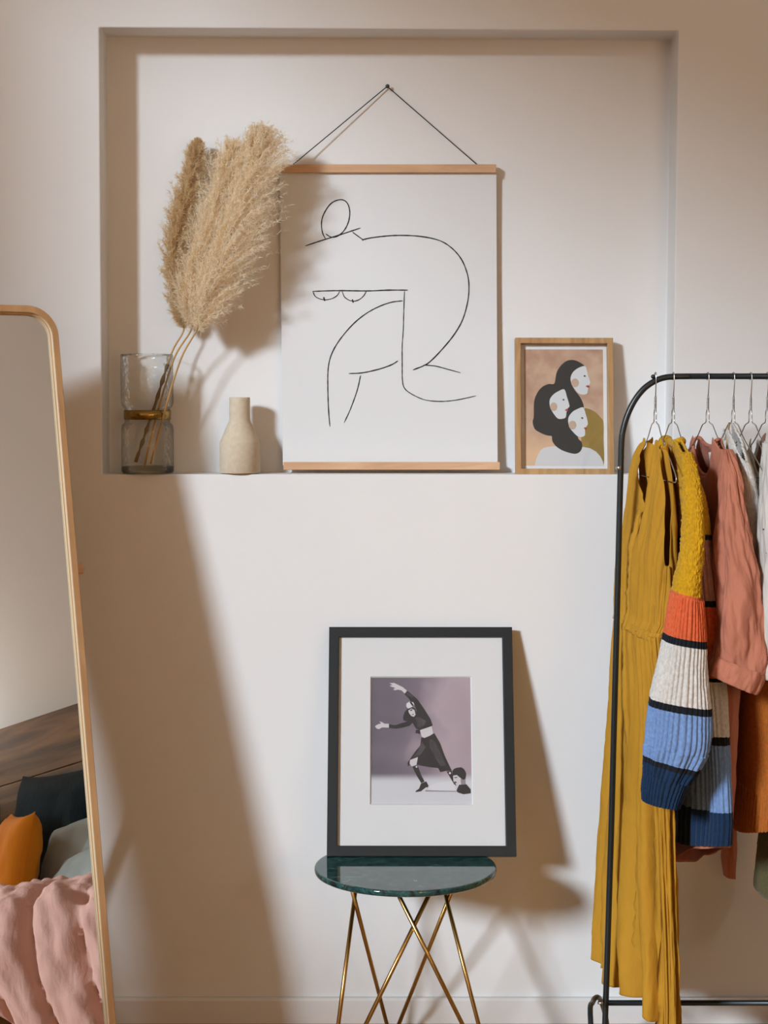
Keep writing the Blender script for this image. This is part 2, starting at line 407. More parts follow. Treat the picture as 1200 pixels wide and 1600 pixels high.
# ------------------------------------------------------------------ framed pictures
def picture_root(name, label, bl, br, tl, cat='picture'):
    bl, br, tl = Vector(bl), Vector(br), Vector(tl)
    x = (br - bl).normalized(); up = tl - bl; up = up - x * up.dot(x); H = up.length; z = up.normalized(); y = z.cross(x)
    o = thing(name, label, cat); o.matrix_world = Matrix.Translation(bl) @ Matrix((x, y, z)).transposed().to_4x4()
    return o, (br - bl).length, H
def frame_mesh(bm, W, H, bw, d0, d1, lip=0.0):
    """four mitred bars; d0 front depth, d1 back depth"""
    ring = lambda off, y: [bm.verts.new(p) for p in ((off, y, off), (W - off, y, off), (W - off, y, H - off), (off, y, H - off))]
    R = [ring(0, d1), ring(0, d0), ring(bw - lip, d0), ring(bw, d0 + lip), ring(bw, d1)]
    for a, b in zip(R, R[1:] + R[:1]):
        for k in range(4): bm.faces.new((a[k], a[(k + 1) % 4], b[(k + 1) % 4], b[k]))

# small oak frame with the three profiles
pr, W, H = picture_root('framed_print', 'small oak-framed print of three dark-haired women standing on the ledge', at(806, 741, 0.018), at(960, 741.3, 0.018), at(808, 527.5, 0.066))
bm = bmesh.new(); frame_mesh(bm, W, H, 0.0135, 0.0, 0.026, 0.001); obj('frame', bm, M['oak'], pr, bevel=0.0007)
kx, kz = W / (1078 - 105), H / (1455 - 112)
def t8(pts, dx=0): return [((x - 105) * kx, H - (y - 112) * kz) for x, y in pts]
bm = bmesh.new(); box(bm, 0.006, W - 0.006, 0.0195, 0.024, 0.006, H - 0.006); obj('backing_board', bm, M['matb'], pr)
pm = bpy.data.materials.new('print_wash'); pm.use_nodes = True; nt = pm.node_tree; p = nt.nodes['Principled BSDF']; p.inputs['Roughness'].default_value = 0.8
tc = nt.nodes.new('ShaderNodeTexCoord'); n = nt.nodes.new('ShaderNodeTexNoise'); n.inputs['Scale'].default_value = 22; n.inputs['Detail'].default_value = 3
r = nt.nodes.new('ShaderNodeValToRGB'); r.color_ramp.elements[0].color = (0.50, 0.29, 0.19, 1); r.color_ramp.elements[1].color = (0.66, 0.45, 0.31, 1)
r.color_ramp.elements[0].position = 0.35; r.color_ramp.elements[1].position = 0.65
nt.links.new(tc.outputs['Object'], n.inputs['Vector']); nt.links.new(n.outputs['Fac'], r.inputs[0])
gr = nt.nodes.new('ShaderNodeSeparateXYZ'); nt.links.new(tc.outputs['Object'], gr.inputs[0])
mr = nt.nodes.new('ShaderNodeMapRange'); mr.inputs[1].default_value = 0.115; mr.inputs[2].default_value = 0.055; nt.links.new(gr.outputs['Z'], mr.inputs[0])
mx = nt.nodes.new('ShaderNodeMixRGB'); mx.inputs[2].default_value = (0.80, 0.52, 0.31, 1)
nt.links.new(mr.outputs[0], mx.inputs[0]); nt.links.new(r.outputs[0], mx.inputs[1]); nt.links.new(mx.outputs[0], p.inputs['Base Color'])
pmats = [M['matedge'], pm, mat('print_olive', (0.33, 0.21, 0.045), 0.8, var=0.15, vscale=30), mat('print_white', (0.72, 0.70, 0.68), 0.8),
         mat('print_black', (0.030, 0.030, 0.028), 0.8), mat('print_face', (0.74, 0.74, 0.73), 0.8), mat('print_blush', (0.60, 0.42, 0.30), 0.8), mat('print_red', (0.55, 0.045, 0.04), 0.8), mat('print_eye', (0.05, 0.06, 0.06), 0.8)]
hair = [(800, 378), (740, 335), (680, 318), (620, 330), (560, 380), (520, 450), (498, 552), (440, 557), (370, 592), (320, 660), (295, 740), (292, 880), (280, 930), (300, 1000), (350, 1035), (420, 1065), (468, 1072), (475, 1120), (510, 1170), (570, 1210), (640, 1235), (700, 1245), (745, 1228), (770, 1185), (765, 1130), (730, 1080), (800, 1000), (790, 800), (782, 745), (750, 680), (700, 615), (668, 540), (690, 450), (740, 400)]
f1 = [(803, 378), (825, 420), (838, 480), (858, 540), (845, 565), (850, 585), (835, 605), (825, 650), (790, 663), (750, 655), (720, 630), (690, 590), (665, 540), (662, 490), (685, 440), (735, 400)]
f2 = [(597, 610), (622, 680), (648, 775), (630, 795), (633, 815), (618, 835), (610, 885), (580, 900), (535, 900), (500, 865), (465, 810), (450, 760), (455, 705), (490, 660), (540, 628)]
f3 = [(783, 788), (808, 850), (830, 945), (815, 975), (812, 990), (800, 1005), (800, 1060), (770, 1080), (730, 1075), (690, 1040), (650, 990), (633, 930), (640, 880), (680, 830), (730, 803)]
polys = [([(160, 168), (1028, 168), (1028, 1402), (160, 1402)], 0), ([(200, 214), (985, 214), (985, 1362), (200, 1362)], 1),
  (rounded([(770, 1185), (765, 1000), (790, 815), (830, 800), (900, 830), (955, 885), (985, 935), (985, 1100), (985, 1345), (930, 1260), (850, 1200)]), 2),
  ([(300, 1362), (310, 1310), (330, 1260), (355, 1215), (390, 1188), (450, 1175), (600, 1165), (780, 1177), (850, 1190), (910, 1225), (950, 1268), (975, 1320), (983, 1362)], 3),
  (rounded(hair), 4), (rounded(f1, 3), 5), (rounded(f2, 3), 5), (rounded(f3, 3), 5),
  (circ(704, 545, 38, 43), 6), (circ(490, 782, 36, 42), 6), (circ(676, 962, 38, 43), 6),
  (circ(800, 478, 10, 8), 8), (circ(588, 713, 10, 8), 8), (circ(772, 893, 10, 8), 8),
  ([(808, 580), (832, 568), (850, 580), (834, 594)], 7), ([(600, 818), (622, 800), (635, 814), (620, 828)], 7), ([(785, 990), (808, 984), (813, 993), (800, 1006)], 7)]
flat('printed_picture', [(t8(pts), mi) for pts, mi in polys], pmats, pr, 0.0192, 0.0002)
boxo('glass_pane', 0.012, W - 0.012, 0.0105, 0.012, 0.012, H - 0.012, M['pane'], pr)

# large black frame leaning on the wall, standing on the table
TABLE_TOP = 0.452
bp = at(510, 1350, -0.2); yb = -0.205
def at_z(px, z, y): q = at(px, 1350, y); return np.array([q[0], y, z])
pr2, W2, H2 = picture_root('framed_photograph', 'large black-framed white-matted photograph of a dancer leaning on the table', at_z(510.5, TABLE_TOP + 0.002, yb), at_z(807, TABLE_TOP + 0.002, yb - 0.002), at(517.5, 979.5, -0.028))
bm = bmesh.new(); frame_mesh(bm, W2, H2, 0.0235, 0.0, 0.022, 0.001); obj('frame', bm, M['blackframe'], pr2, bevel=0.0008)
# crop coordinates: inner opening 165..1040 x 115..1250 of a 3.333x crop starting at (480,960)
def t6(pts):
    out = []
    for X, Y in pts:
        px, py = 480 + X * 0.3, 960 + Y * 0.3
        v = (py - 981) / (1349.5 - 981); xl = 517.3 + (510.3 - 517.3) * v; xr = 810 + (807 - 810) * v
        vv = v * (1 - 0.045) / (1 - 0.045 * v)
        out.append(((px - xl) / (xr - xl) * W2, H2 * (1 - v)))
    return out
def t7(pts): return t6([((560 + X / 6 - 480) / 0.3, (1050 + Y / 6 - 960) / 0.3) for X, Y in pts])
boxo('backing_board', 0.008, W2 - 0.008, 0.0150, 0.019, 0.008, H2 - 0.008, M['matb'], pr2)
hole = t7([(140, 80), (1083, 85), (1078, 1300), (128, 1290)])
xs = [h[0] for h in hole]; zs = [h[1] for h in hole]; hx0, hx1, hz0, hz1 = min(xs) + 0.001, max(xs), min(zs), max(zs)
bm = bmesh.new()   # mat board with a bevelled window
b0, b1 = 0.018, 0.0026
def rg(x0, x1, z0, z1, y): return [bm.verts.new(p) for p in ((x0, y, z0), (x1, y, z0), (x1, y, z1), (x0, y, z1))]
R = [rg(b0, W2 - b0, b0, H2 - b0, 0.0142), rg(b0, W2 - b0, b0, H2 - b0, 0.0100), rg(hx0 - b1, hx1 + b1, hz0 - b1, hz1 + b1, 0.0100), rg(hx0, hx1, hz0, hz1, 0.0142)]
for i, (a, b) in enumerate(zip(R, R[1:])):
    for k in range(4):
        f = bm.faces.new((a[k], a[(k + 1) % 4], b[(k + 1) % 4], b[k])); f.material_index = 1 if i == 2 else 0
obj('mat_board', bm, [M['matb'], M['matedge']], pr2)
dm = bpy.data.materials.new('photo_backdrop'); dm.use_nodes = True; nt = dm.node_tree; p = nt.nodes['Principled BSDF']; p.inputs['Roughness'].default_value = 0.5
tc = nt.nodes.new('ShaderNodeTexCoord'); sx = nt.nodes.new('ShaderNodeSeparateXYZ'); nt.links.new(tc.outputs['Object'], sx.inputs[0])
ma = nt.nodes.new('ShaderNodeMapRange'); ma.inputs[1].default_value = hx0 - 0.02; ma.inputs[2].default_value = hx1 + 0.02
n = nt.nodes.new('ShaderNodeTexNoise'); n.inputs['Scale'].default_value = 11; n.inputs['Detail'].default_value = 2; nt.links.new(tc.outputs['Object'], n.inputs['Vector'])
ad = nt.nodes.new('ShaderNodeMath'); ad.operation = 'MULTIPLY_ADD'; ad.inputs[1].default_value = 0.18; nt.links.new(n.outputs['Fac'], ad.inputs[0]); nt.links.new(sx.outputs['X'], ad.inputs[2])
sb = nt.nodes.new('ShaderNodeMath'); sb.operation = 'SUBTRACT'; sb.inputs[1].default_value = 0.09; nt.links.new(ad.outputs[0], sb.inputs[0]); nt.links.new(sb.outputs[0], ma.inputs[0])
r = nt.nodes.new('ShaderNodeValToRGB'); r.color_ramp.elements[0].color = (0.10, 0.088, 0.115, 1); r.color_ramp.elements[1].color = (0.40, 0.30, 0.33, 1)
e = r.color_ramp.elements.new(0.45); e.color = (0.20, 0.155, 0.19, 1); e = r.color_ramp.elements.new(0.7); e.color = (0.45, 0.35, 0.38, 1)
nt.links.new(ma.outputs[0], r.inputs[0])
mz = nt.nodes.new('ShaderNodeMapRange'); mz.interpolation_type = 'SMOOTHSTEP'
zf = t7([(600, 1095)])[0][1]; zf2 = t7([(600, 1000)])[0][1]
mz.inputs[1].default_value = zf2; mz.inputs[2].default_value = zf; nt.links.new(sx.outputs['Z'], mz.inputs[0])
mx = nt.nodes.new('ShaderNodeMixRGB'); mx.inputs[2].default_value = (0.66, 0.64, 0.65, 1); nt.links.new(mz.outputs[0], mx.inputs[0]); nt.links.new(r.outputs[0], mx.inputs[1]); nt.links.new(mx.outputs[0], p.inputs['Base Color'])
dmats = [dm, mat('photo_black', (0.012, 0.011, 0.013), 0.5, var=0.3, vscale=60), mat('photo_skin', (0.66, 0.60, 0.60), 0.5), mat('photo_grey', (0.055, 0.050, 0.056), 0.5, var=0.5, vscale=45), mat('photo_white', (0.72, 0.70, 0.71), 0.5), mat('photo_mid', (0.28, 0.24, 0.26), 0.5)]
D = [([(130, 70), (1090, 75), (1085, 1310), (120, 1305)], 0),
 ([(670, 1130), (760, 1095), (900, 1080), (930, 1172), (680, 1178)], 4),
 ([(640, 1168), (760, 1172), (940, 1176), (940, 1184), (640, 1182)], 5),
 ([(300, 533), (360, 545), (420, 525), (500, 500), (530, 520), (500, 550), (420, 572), (370, 579), (303, 571)], 1),
 ([(490, 378), (455, 415), (438, 470), (445, 500), (475, 505), (510, 540), (545, 500), (570, 440), (560, 380), (520, 365)], 1),
 ([(482, 205), (535, 250), (580, 290), (640, 380), (700, 480), (722, 545), (700, 558), (590, 592), (560, 575), (528, 520), (555, 470), (570, 400), (555, 355), (520, 320), (495, 280), (456, 240)], 1),
 ([(560, 470), (600, 470), (660, 500), (640, 545), (600, 565), (575, 560)], 3),
 ([(470, 215), (545, 262), (530, 275), (480, 250)], 3),
 ([(460, 235), (430, 203), (395, 196), (365, 203), (350, 192), (372, 180), (330, 166), (316, 156), (345, 152), (316, 132), (360, 130), (400, 150), (440, 170), (482, 206)], 2),
 ([(303, 530), (303, 568), (240, 565), (205, 583), (185, 575), (170, 555), (200, 535), (230, 527), (212, 506), (240, 515), (262, 530)], 2),
 ([(475, 332), (505, 312), (540, 320), (550, 345), (520, 370), (490, 382), (472, 362)], 4),
 ([(503, 318), (520, 312), (545, 350), (530, 358)], 1),
 ([(490, 402), (520, 380), (550, 396), (560, 440), (545, 462), (520, 455), (500, 430)], 2),
 ([(505, 393), (530, 390), (528, 402), (510, 404)], 1), ([(525, 436), (545, 434), (540, 443), (528, 444)], 3),
 ([(600, 592), (712, 553), (724, 622), (690, 645), (640, 668), (612, 652)], 2),
 ([(560, 590), (600, 585), (600, 632), (575, 622), (555, 622)], 1),
 ([(610, 662), (640, 668), (690, 650), (735, 620), (790, 720), (830, 840), (895, 985), (840, 985), (785, 997), (765, 958), (690, 950), (600, 935), (560, 925), (575, 852), (500, 880), (500, 925), (480, 944), (473, 910), (500, 870), (550, 800), (600, 740)], 1),
 ([(690, 680), (740, 700), (800, 830), (840, 930), (790, 940), (740, 860), (690, 760)], 3), ([(620, 700), (650, 760), (600, 830), (530, 855), (570, 800)], 3),
 ([(500, 880), (575, 852), (560, 927), (515, 942), (495, 915)], 2),
 ([(520, 945), (570, 930), (600, 1020), (634, 1087), (602, 1102), (560, 1030)], 1), (circ(560, 946, 9), 2),
 ([(600, 1105), (650, 1085), (672, 1130), (640, 1165), (600, 1180), (545, 1188), (550, 1175), (580, 1155)], 1), ([(600, 1178), (650, 1140), (660, 1150), (630, 1172)], 4),
 ([(845, 990), (892, 985), (915, 1060), (935, 1130), (912, 1110)], 1), (circ(876, 1006, 11), 2),
 ([(905, 1030), (950, 1025), (985, 1050), (1000, 1110), (940, 1128), (925, 1105), (908, 1085)], 2),
 ([(975, 1060), (1020, 1050), (1022, 1115), (980, 1120)], 5),
 ([(898, 990), (912, 968), (940, 955), (985, 950), (1012, 970), (1030, 1010), (1022, 1060), (1000, 1070), (965, 1045), (940, 1022), (905, 1030)], 1),
 ([(915, 1045), (945, 1042), (945, 1052), (918, 1054)], 3), ([(915, 1085), (938, 1090), (935, 1103), (920, 1100)], 1),
 ([(935, 1170), (960, 1118), (1030, 1113), (1069, 1160), (1069, 1198), (1000, 1208), (945, 1190)], 1)]
flat('printed_photograph', [(t7(pts), mi) for pts, mi in D], dmats, pr2, 0.0146 + 0.0002, 0.00003)
boxo('glass_pane', 0.016, W2 - 0.016, 0.0050, 0.0065, 0.016, H2 - 0.016, M['pane'], pr2)

# ------------------------------------------------------------------ side table
mb = bpy.data.materials.new('green_marble'); mb.use_nodes = True; nt = mb.node_tree; p = nt.nodes['Principled BSDF']; p.inputs['Roughness'].default_value = 0.045
p.inputs['Specular IOR Level'].default_value = 0.75
tc = nt.nodes.new('ShaderNodeTexCoord'); n = nt.nodes.new('ShaderNodeTexNoise'); n.inputs['Scale'].default_value = 26; n.inputs['Detail'].default_value = 9; n.inputs['Distortion'].default_value = 1.4; n.inputs['Roughness'].default_value = 0.7
nt.links.new(tc.outputs['Object'], n.inputs['Vector']); r = nt.nodes.new('ShaderNodeValToRGB')
r.color_ramp.elements[0].color = (0.006, 0.018, 0.018, 1); r.color_ramp.elements[0].position = 0.38
r.color_ramp.elements[1].color = (0.13, 0.27, 0.24, 1); r.color_ramp.elements[1].position = 0.78
e = r.color_ramp.elements.new(0.56); e.color = (0.020, 0.085, 0.080, 1)
nt.links.new(n.outputs['Fac'], r.inputs[0]); nt.links.new(r.outputs[0], p.inputs['Base Color'])
tcx = (634 - 600) / F_PX * 3.725
tb = thing('side_table', 'round green marble side table on crossing brass rod legs', 'table', (tcx, -0.275, 0))
bm = bmesh.new(); lathe(bm, [(0, -0.014), (0.196, -0.014), (0.1995, -0.012), (0.2005, -0.008), (0.2005, -0.0035), (0.199, -0.0008), (0.196, 0), (0, 0)], 96)
o = obj('marble_top', bm, mb, tb, False); o.location = (0, 0, TABLE_TOP)
for f in o.data.polygons: f.use_smooth = abs(f.normal.z) < 0.9
dl = math.radians(8)
for k in range(3):
    a = math.radians(-90 + 120 * k) + dl; c = Vector((math.cos(a), math.sin(a), 0)) * 0.125; t = Vector((-math.sin(a), math.cos(a), 0))
    for s in (-1, 1):
        top = c + t * (-s * 0.041) + Vector((0, 0, TABLE_TOP - 0.0145)) + c.normalized() * (0.003 * s)
        fa = a + s * math.radians(60) - s * 0.04; foot = Vector((math.cos(fa), math.sin(fa), 0)) * 0.20; foot.z = 0.003
        bm = bmesh.new(); tube(bm, [top, foot], 0.0047, 14); obj('leg', bm, M['brass'], tb, True)
bm = bmesh.new()
pts = [Vector((0.127 * math.cos(2 * PI * k / 48), 0.127 * math.sin(2 * PI * k / 48), TABLE_TOP - 0.0165)) for k in range(48)]
tube(bm, pts, 0.0022, 8, closed=True); obj('top_ring', bm, M['brass'], tb, True)

# ------------------------------------------------------------------ vases on the ledge
LZ = BL[2] + 0.0012
cv = at(375, 741, 0.035)
bm = bmesh.new()
lathe(bm, [(0, 0), (0.046, 0), (0.048, 0.003), (0.0475, 0.07), (0.0465, 0.0745), (0.0455, 0.076), (0.040, 0.089), (0.031, 0.111), (0.0255, 0.122), (0.0245, 0.13), (0.0245, 0.176), (0.0235, 0.178), (0.0215, 0.177), (0.021, 0.13), (0.03, 0.10), (0.042, 0.06), (0.042, 0.01), (0, 0.008)], 64)
cvo = obj('ceramic_vase', bm, M['clay'], None, True); cvo.location = (cv[0], 0.035, LZ); tag(cvo, 'small sand-coloured bottle-shaped ceramic vase on the ledge left of the poster', 'vase')
gx = at(231, 741, 0.04)[0]
gv = thing('glass_vase', 'clear hammered glass vase with brass waist band holding pampas stems', 'vase', (gx, 0.04, LZ))
bm = bmesh.new()
R1, R2 = 0.0615, 0.0530
out = [(0.058, 0.0), (R1, 0.005)] + [(R1, 0.022 + 0.0028 * k) for k in range(30)] + [(R1 - 0.002, 0.113), (R2, 0.119), (R2, 0.151), (R1 - 0.003, 0.157)] + [(R1, 0.166 + 0.0028 * k) for k in range(40)] + [(R1 - 0.001, 0.2785)]
lathe(bm, out + [(R1 - 0.003, 0.2785), (R1 - 0.0035, 0.274)], 150)
for v in bm.verts:     # hammered dimples in the glass wall
    rr = math.hypot(v.co.x, v.co.y)
    if rr > R1 - 0.0012 and v.co.z > 0.02:
        d = noise.voronoi(v.co * 105)[0][0]; k = 1 - 0.0016 * max(0, 1 - d * 1.6) / rr * (1 if v.co.z < 0.27 else 0)
        v.co.x *= k; v.co.y *= k
obj('glass_body', bm, M['vase_glass'], gv, True)
bm = bmesh.new(); lathe(bm, [(0, 0.0005), (R1 - 0.004, 0.0005), (R1 - 0.0015, 0.006), (R1 - 0.0015, 0.016), (R1 - 0.01, 0.0175), (0, 0.0172)], 72); obj('glass_base', bm, M['vase_base'], gv, True)
bm = bmesh.new(); lathe(bm, [(R2 + 0.0004, 0.126), (R2 + 0.0022, 0.1262), (R2 + 0.0022, 0.1475), (R2 + 0.0004, 0.1477)], 72); o = obj('brass_band', bm, M['darkbrass'], gv, True)

# ------------------------------------------------------------------ pampas grass
def plume_mat(name, c, d):
    m = mat(name, c, 0.9, trans=0.62, spec=0.1); return m
PM = [plume_mat('pampas_tan', (0.84, 0.68, 0.44), 0), plume_mat('pampas_cream', (0.97, 0.86, 0.68), 0), plume_mat('pampas_light', (0.98, 0.88, 0.71), 0)]
stem_m = mat('pampas_stem', (0.50, 0.29, 0.085), 0.6, var=0.3, vscale=40, stretch=(1, 1, 0.2))
sheath_m = mat('pampas_sheath', (0.20, 0.115, 0.04), 0.7)
def pampas(label, stem_pts, axis_pts, width, sway, mtl, seed, nb=330, nh=46, hair=0.017, hw=0.00045, up=1.35, sheath=False):
    rng = np.random.default_rng(seed)
    S = np.array([at(*q) for q in stem_pts]); A_ = np.array([at(*q) for q in axis_pts])
    base = S[0]
    root = thing('pampas_grass', label, 'dried grass', tuple(base), 'pampas stems in the glass vase')
    bm = bmesh.new(); cs = catmull(np.vstack([S, A_[1:-1]]) - base, 40); tube(bm, cs, list(np.linspace(0.0027, 0.0009, 40)), 8)
    obj('stem', bm, stem_m, root, True)
    ax = catmull(A_ - base, 60); tg = np.gradient(ax, axis=0); tg /= np.linalg.norm(tg, axis=1)[:, None]
    s = np.linspace(0, 1, nb) ** 0.95; s = np.clip(s + rng.normal(0, 0.01, nb), 0, 1); idx = np.clip((s * 59).astype(int), 0, 59)
    P0 = ax[idx]; T = tg[idx]
    ph = rng.uniform(0, 2 * PI, nb); e1 = np.cross(T, [0, 1, 0]); e1 /= np.linalg.norm(e1, axis=1)[:, None]; e2 = np.cross(T, e1)
    rad = e1 * np.cos(ph)[:, None] + e2 * np.sin(ph)[:, None] * 0.7
    wd = np.array([width(x) for x in s]); Lb = wd * rng.uniform(0.75, 1.35, nb)
    d0 = T * up + rad * 0.75 + rng.normal(0, 0.24, (nb, 3)); d0 /= np.linalg.norm(d0, axis=1)[:, None]
    sw = np.array(sway)
    verts, faces = [], []
    tt = rng.uniform(0.02, 1.0, (nb, nh)) ** 0.8
    B = P0[:, None] + d0[:, None] * (Lb[:, None] * tt)[..., None] * 1.25 + sw[None, None] * (Lb[:, None] * tt ** 2)[..., None]
    tan = d0[:, None] * 1.25 + sw[None, None] * (2 * tt)[..., None]; tan = tan / np.linalg.norm(tan, axis=2)[..., None]
    dr = tan * 0.95 + rng.normal(0, 0.80, (nb, nh, 3)); dr /= np.linalg.norm(dr, axis=2)[..., None]
    ln = hair * rng.uniform(0.5, 1.25, (nb, nh)) * (1.05 - 0.35 * tt) * (1.0 - 0.55 * s[:, None] ** 3)
    B = B.reshape(-1, 3); dr = dr.reshape(-1, 3); ln = ln.reshape(-1, 1); n = len(B)
    sd = np.cross(dr, rng.normal(0, 1, (n, 3))); sd /= np.linalg.norm(sd, axis=1)[:, None]
    curl = rng.normal(0, 0.35, (n, 3)) + np.array([0.25, 0, -0.25]) * abs(sw[0])
    mid = B + dr * ln * 0.55; tip = mid + (dr + curl) * ln * 0.5
    Vv = np.stack([B - sd * hw, B + sd * hw, mid + sd * hw, mid - sd * hw, tip], 1)
    Vv[..., 1] = np.minimum(Vv[..., 1], 0.1045 - base[1])
    V_ = Vv.reshape(-1, 3); i5 = np.arange(n) * 5
    me = bpy.data.meshes.new('plume')
    fl = [(a, a + 1, a + 2, a + 3) for a in i5] + [(a + 3, a + 2, a + 4) for a in i5]
    me.from_pydata(V_.tolist(), [], fl); link('plume', me, mtl, root)
    if sheath:
        bm = bmesh.new(); q = catmull(S - base, 40)[:24]; q[:, 1] -= 0.002; rr_ = [0.0038 + 0.0012 * math.sin(i * 1.7) + 0.0008 * math.sin(i * 4.1) for i in range(24)]
        tube(bm, q, rr_, 8); obj('dry_sheath', bm, sheath_m, root, True)
    return root
wA = lambda s: 0.038 * (math.sin(PI * min(1, 0.14 + s * 0.86)) ** 0.9) + 0.006
wB = lambda s: 0.064 * (math.sin(PI * min(1, 0.16 + s * 0.86)) ** 0.75) + 0.014
wC = lambda s: 0.070 * (math.sin(PI * min(1, 0.16 + s * 0.84)) ** 0.75) + 0.016
pampas('narrow tan pampas plume, leftmost of the three in the glass vase', [(212, 722, 0.020), (240, 640, 0.03), (268, 552, 0.042), (288, 512, 0.048)], [(288, 514, 0.048), (280, 468, 0.052), (273, 400, 0.056), (287, 320, 0.058), (302, 255, 0.058), (309, 222, 0.058)], wA, (0.05, 0.02, 0.0), PM[0], 1, 800, 50, sheath=True)
pampas('cream pampas plume between the tan one and the widest one', [(226, 727, 0.050), (245, 650, 0.036), (272, 560, 0.015), (300, 512, 0.0)], [(300, 516, 0.0), (300, 470, -0.005), (318, 400, -0.01), (340, 320, -0.01), (358, 265, -0.01), (364, 240, -0.01)], wB, (0.16, 0.0, 0.0), PM[1], 2, 900, 56)
pampas('widest and tallest cream pampas plume bending toward the poster', [(236, 725, 0.020), (258, 640, 0.0), (283, 560, -0.014), (308, 514, -0.025)], [(308, 518, -0.025), (322, 470, -0.03), (348, 400, -0.035), (375, 320, -0.035), (393, 260, -0.032), (404, 212, -0.03)], wC, (0.30, 0.0, 0.0), PM[2], 3, 1050, 60)

# ------------------------------------------------------------------ clothes rack
RY = -0.32
rk = thing('clothes_rack', 'black tubular steel clothes rack standing against the right of the wall', 'clothes rack', (at(945, 1600, RY)[0], RY, 0))
rl = Vector(rk.location)
def rp(px, py, y=RY): return Vector(at(px, py, y)) - rl
RR = 0.0066
bar_z = rp(1100, 588).z
path = [rp(945.5, 1597), rp(955, 1300), rp(965.5, 900), rp(970.5, 700), rp(972, 680), rp(976.5, 660), rp(984, 640), rp(994, 622), rp(1007, 606.5), rp(1022, 596), rp(1038, 590), rp(1056, 588.3), rp(1080, 588)]
xr_end = 1.36
bm = bmesh.new()
cp = list(catmull(path[3:], 40)); top_end = Vector((xr_end, 0, bar_z))
b0_ = path[0] + (path[0] - path[1]).normalized() * 0.1; b0_.z = 0.012
tube(bm, [b0_] + path[:3] + [Vector(c) for c in cp], RR, 14); obj('left_post', bm, M['black'], rk, True)
bm = bmesh.new(); tube(bm, [Vector(cp[-1]) - Vector((0.002, 0, 0)), top_end], RR, 14); obj('hanging_rail', bm, M['black'], rk, True)
# right upright outside the frame
bm = bmesh.new(); c2 = catmull([top_end, top_end + Vector((0.06, 0, -0.012)), top_end + Vector((0.105, 0, -0.06)), top_end + Vector((0.12, 0, -0.13))], 16)
tube(bm, [Vector(c) for c in c2] + [Vector((xr_end + 0.15, 0, 0.012))], RR, 14); obj('right_post', bm, M['black'], rk, True)
bm = bmesh.new(); tube(bm, [rp(950, 1567), Vector((xr_end + 0.148, 0, rp(950, 1567).z))], 0.0062, 12); obj('lower_crossbar', bm, M['black'], rk, True)
bm = bmesh.new(); bmesh.ops.create_uvsphere(bm, u_segments=16, v_segments=10, radius=0.0048, matrix=Matrix.Translation(rp(1020.5, 588.5, RY - 0.002))); obj('end_knob', bm, M['black'], rk, True)
bm = bmesh.new(); q = rp(967.3, 731); tube(bm, [q + Vector((0, 0, 0.004)), q - Vector((0, 0, 0.004))], 0.0074, 14); obj('joint_collar', bm, M['wire'], rk, True)
bm = bmesh.new(); q = rp(973.5, 714); tube(bm, [q + Vector((-0.004, 0, 0)), q + Vector((0.002, 0, 0))], 0.0025, 10); obj('joint_screw', bm, M['black'], rk, True)
def foot(px, sgn):
    c = rp(px, 1557); bm = bmesh.new(); x = c.x
    pts = []
    for k in range(13):
        a = PI * k / 12; pts.append(Vector((x + 0.010 * sgn - 0.012 * sgn * math.sin(a), 0.235 * math.cos(a) * -1, 0.012 + (c.z - 0.016) * math.sin(a) ** 0.55)))
    tube(bm, pts, 0.006, 12); return bm
bm = bmesh.new(); z0 = rp(935, 1557).z
side = [Vector((rp(921, 1600).x - 0.006, -0.21, 0.008)), rp(922.5, 1590, RY - 0.13), rp(926, 1566, RY - 0.05), rp(933, 1558, RY - 0.005), rp(940, 1566, RY + 0.05), rp(947, 1592, RY + 0.13), Vector((rp(950, 1600, RY + 0.2).x, 0.21, 0.008))]
tube(bm, [Vector(v) for v in catmull(side, 40)], 0.0058, 12); obj('foot_hoop', bm, M['black'], rk, True)
bm = bmesh.new(); off = xr_end + 0.148 - rp(940, 1566).x
tube(bm, [Vector(v) + Vector((off, 0, 0)) for v in catmull(side, 40)], 0.0058, 12); obj('foot_hoop', bm, M['black'], rk, True)
bm = bmesh.new(); q = rp(938, 1567, RY); tube(bm, [q + Vector((-0.006, 0, 0)), q + Vector((0.012, 0, 0))], 0.003, 10); obj('foot_bolt', bm, M['wire'], rk, True)

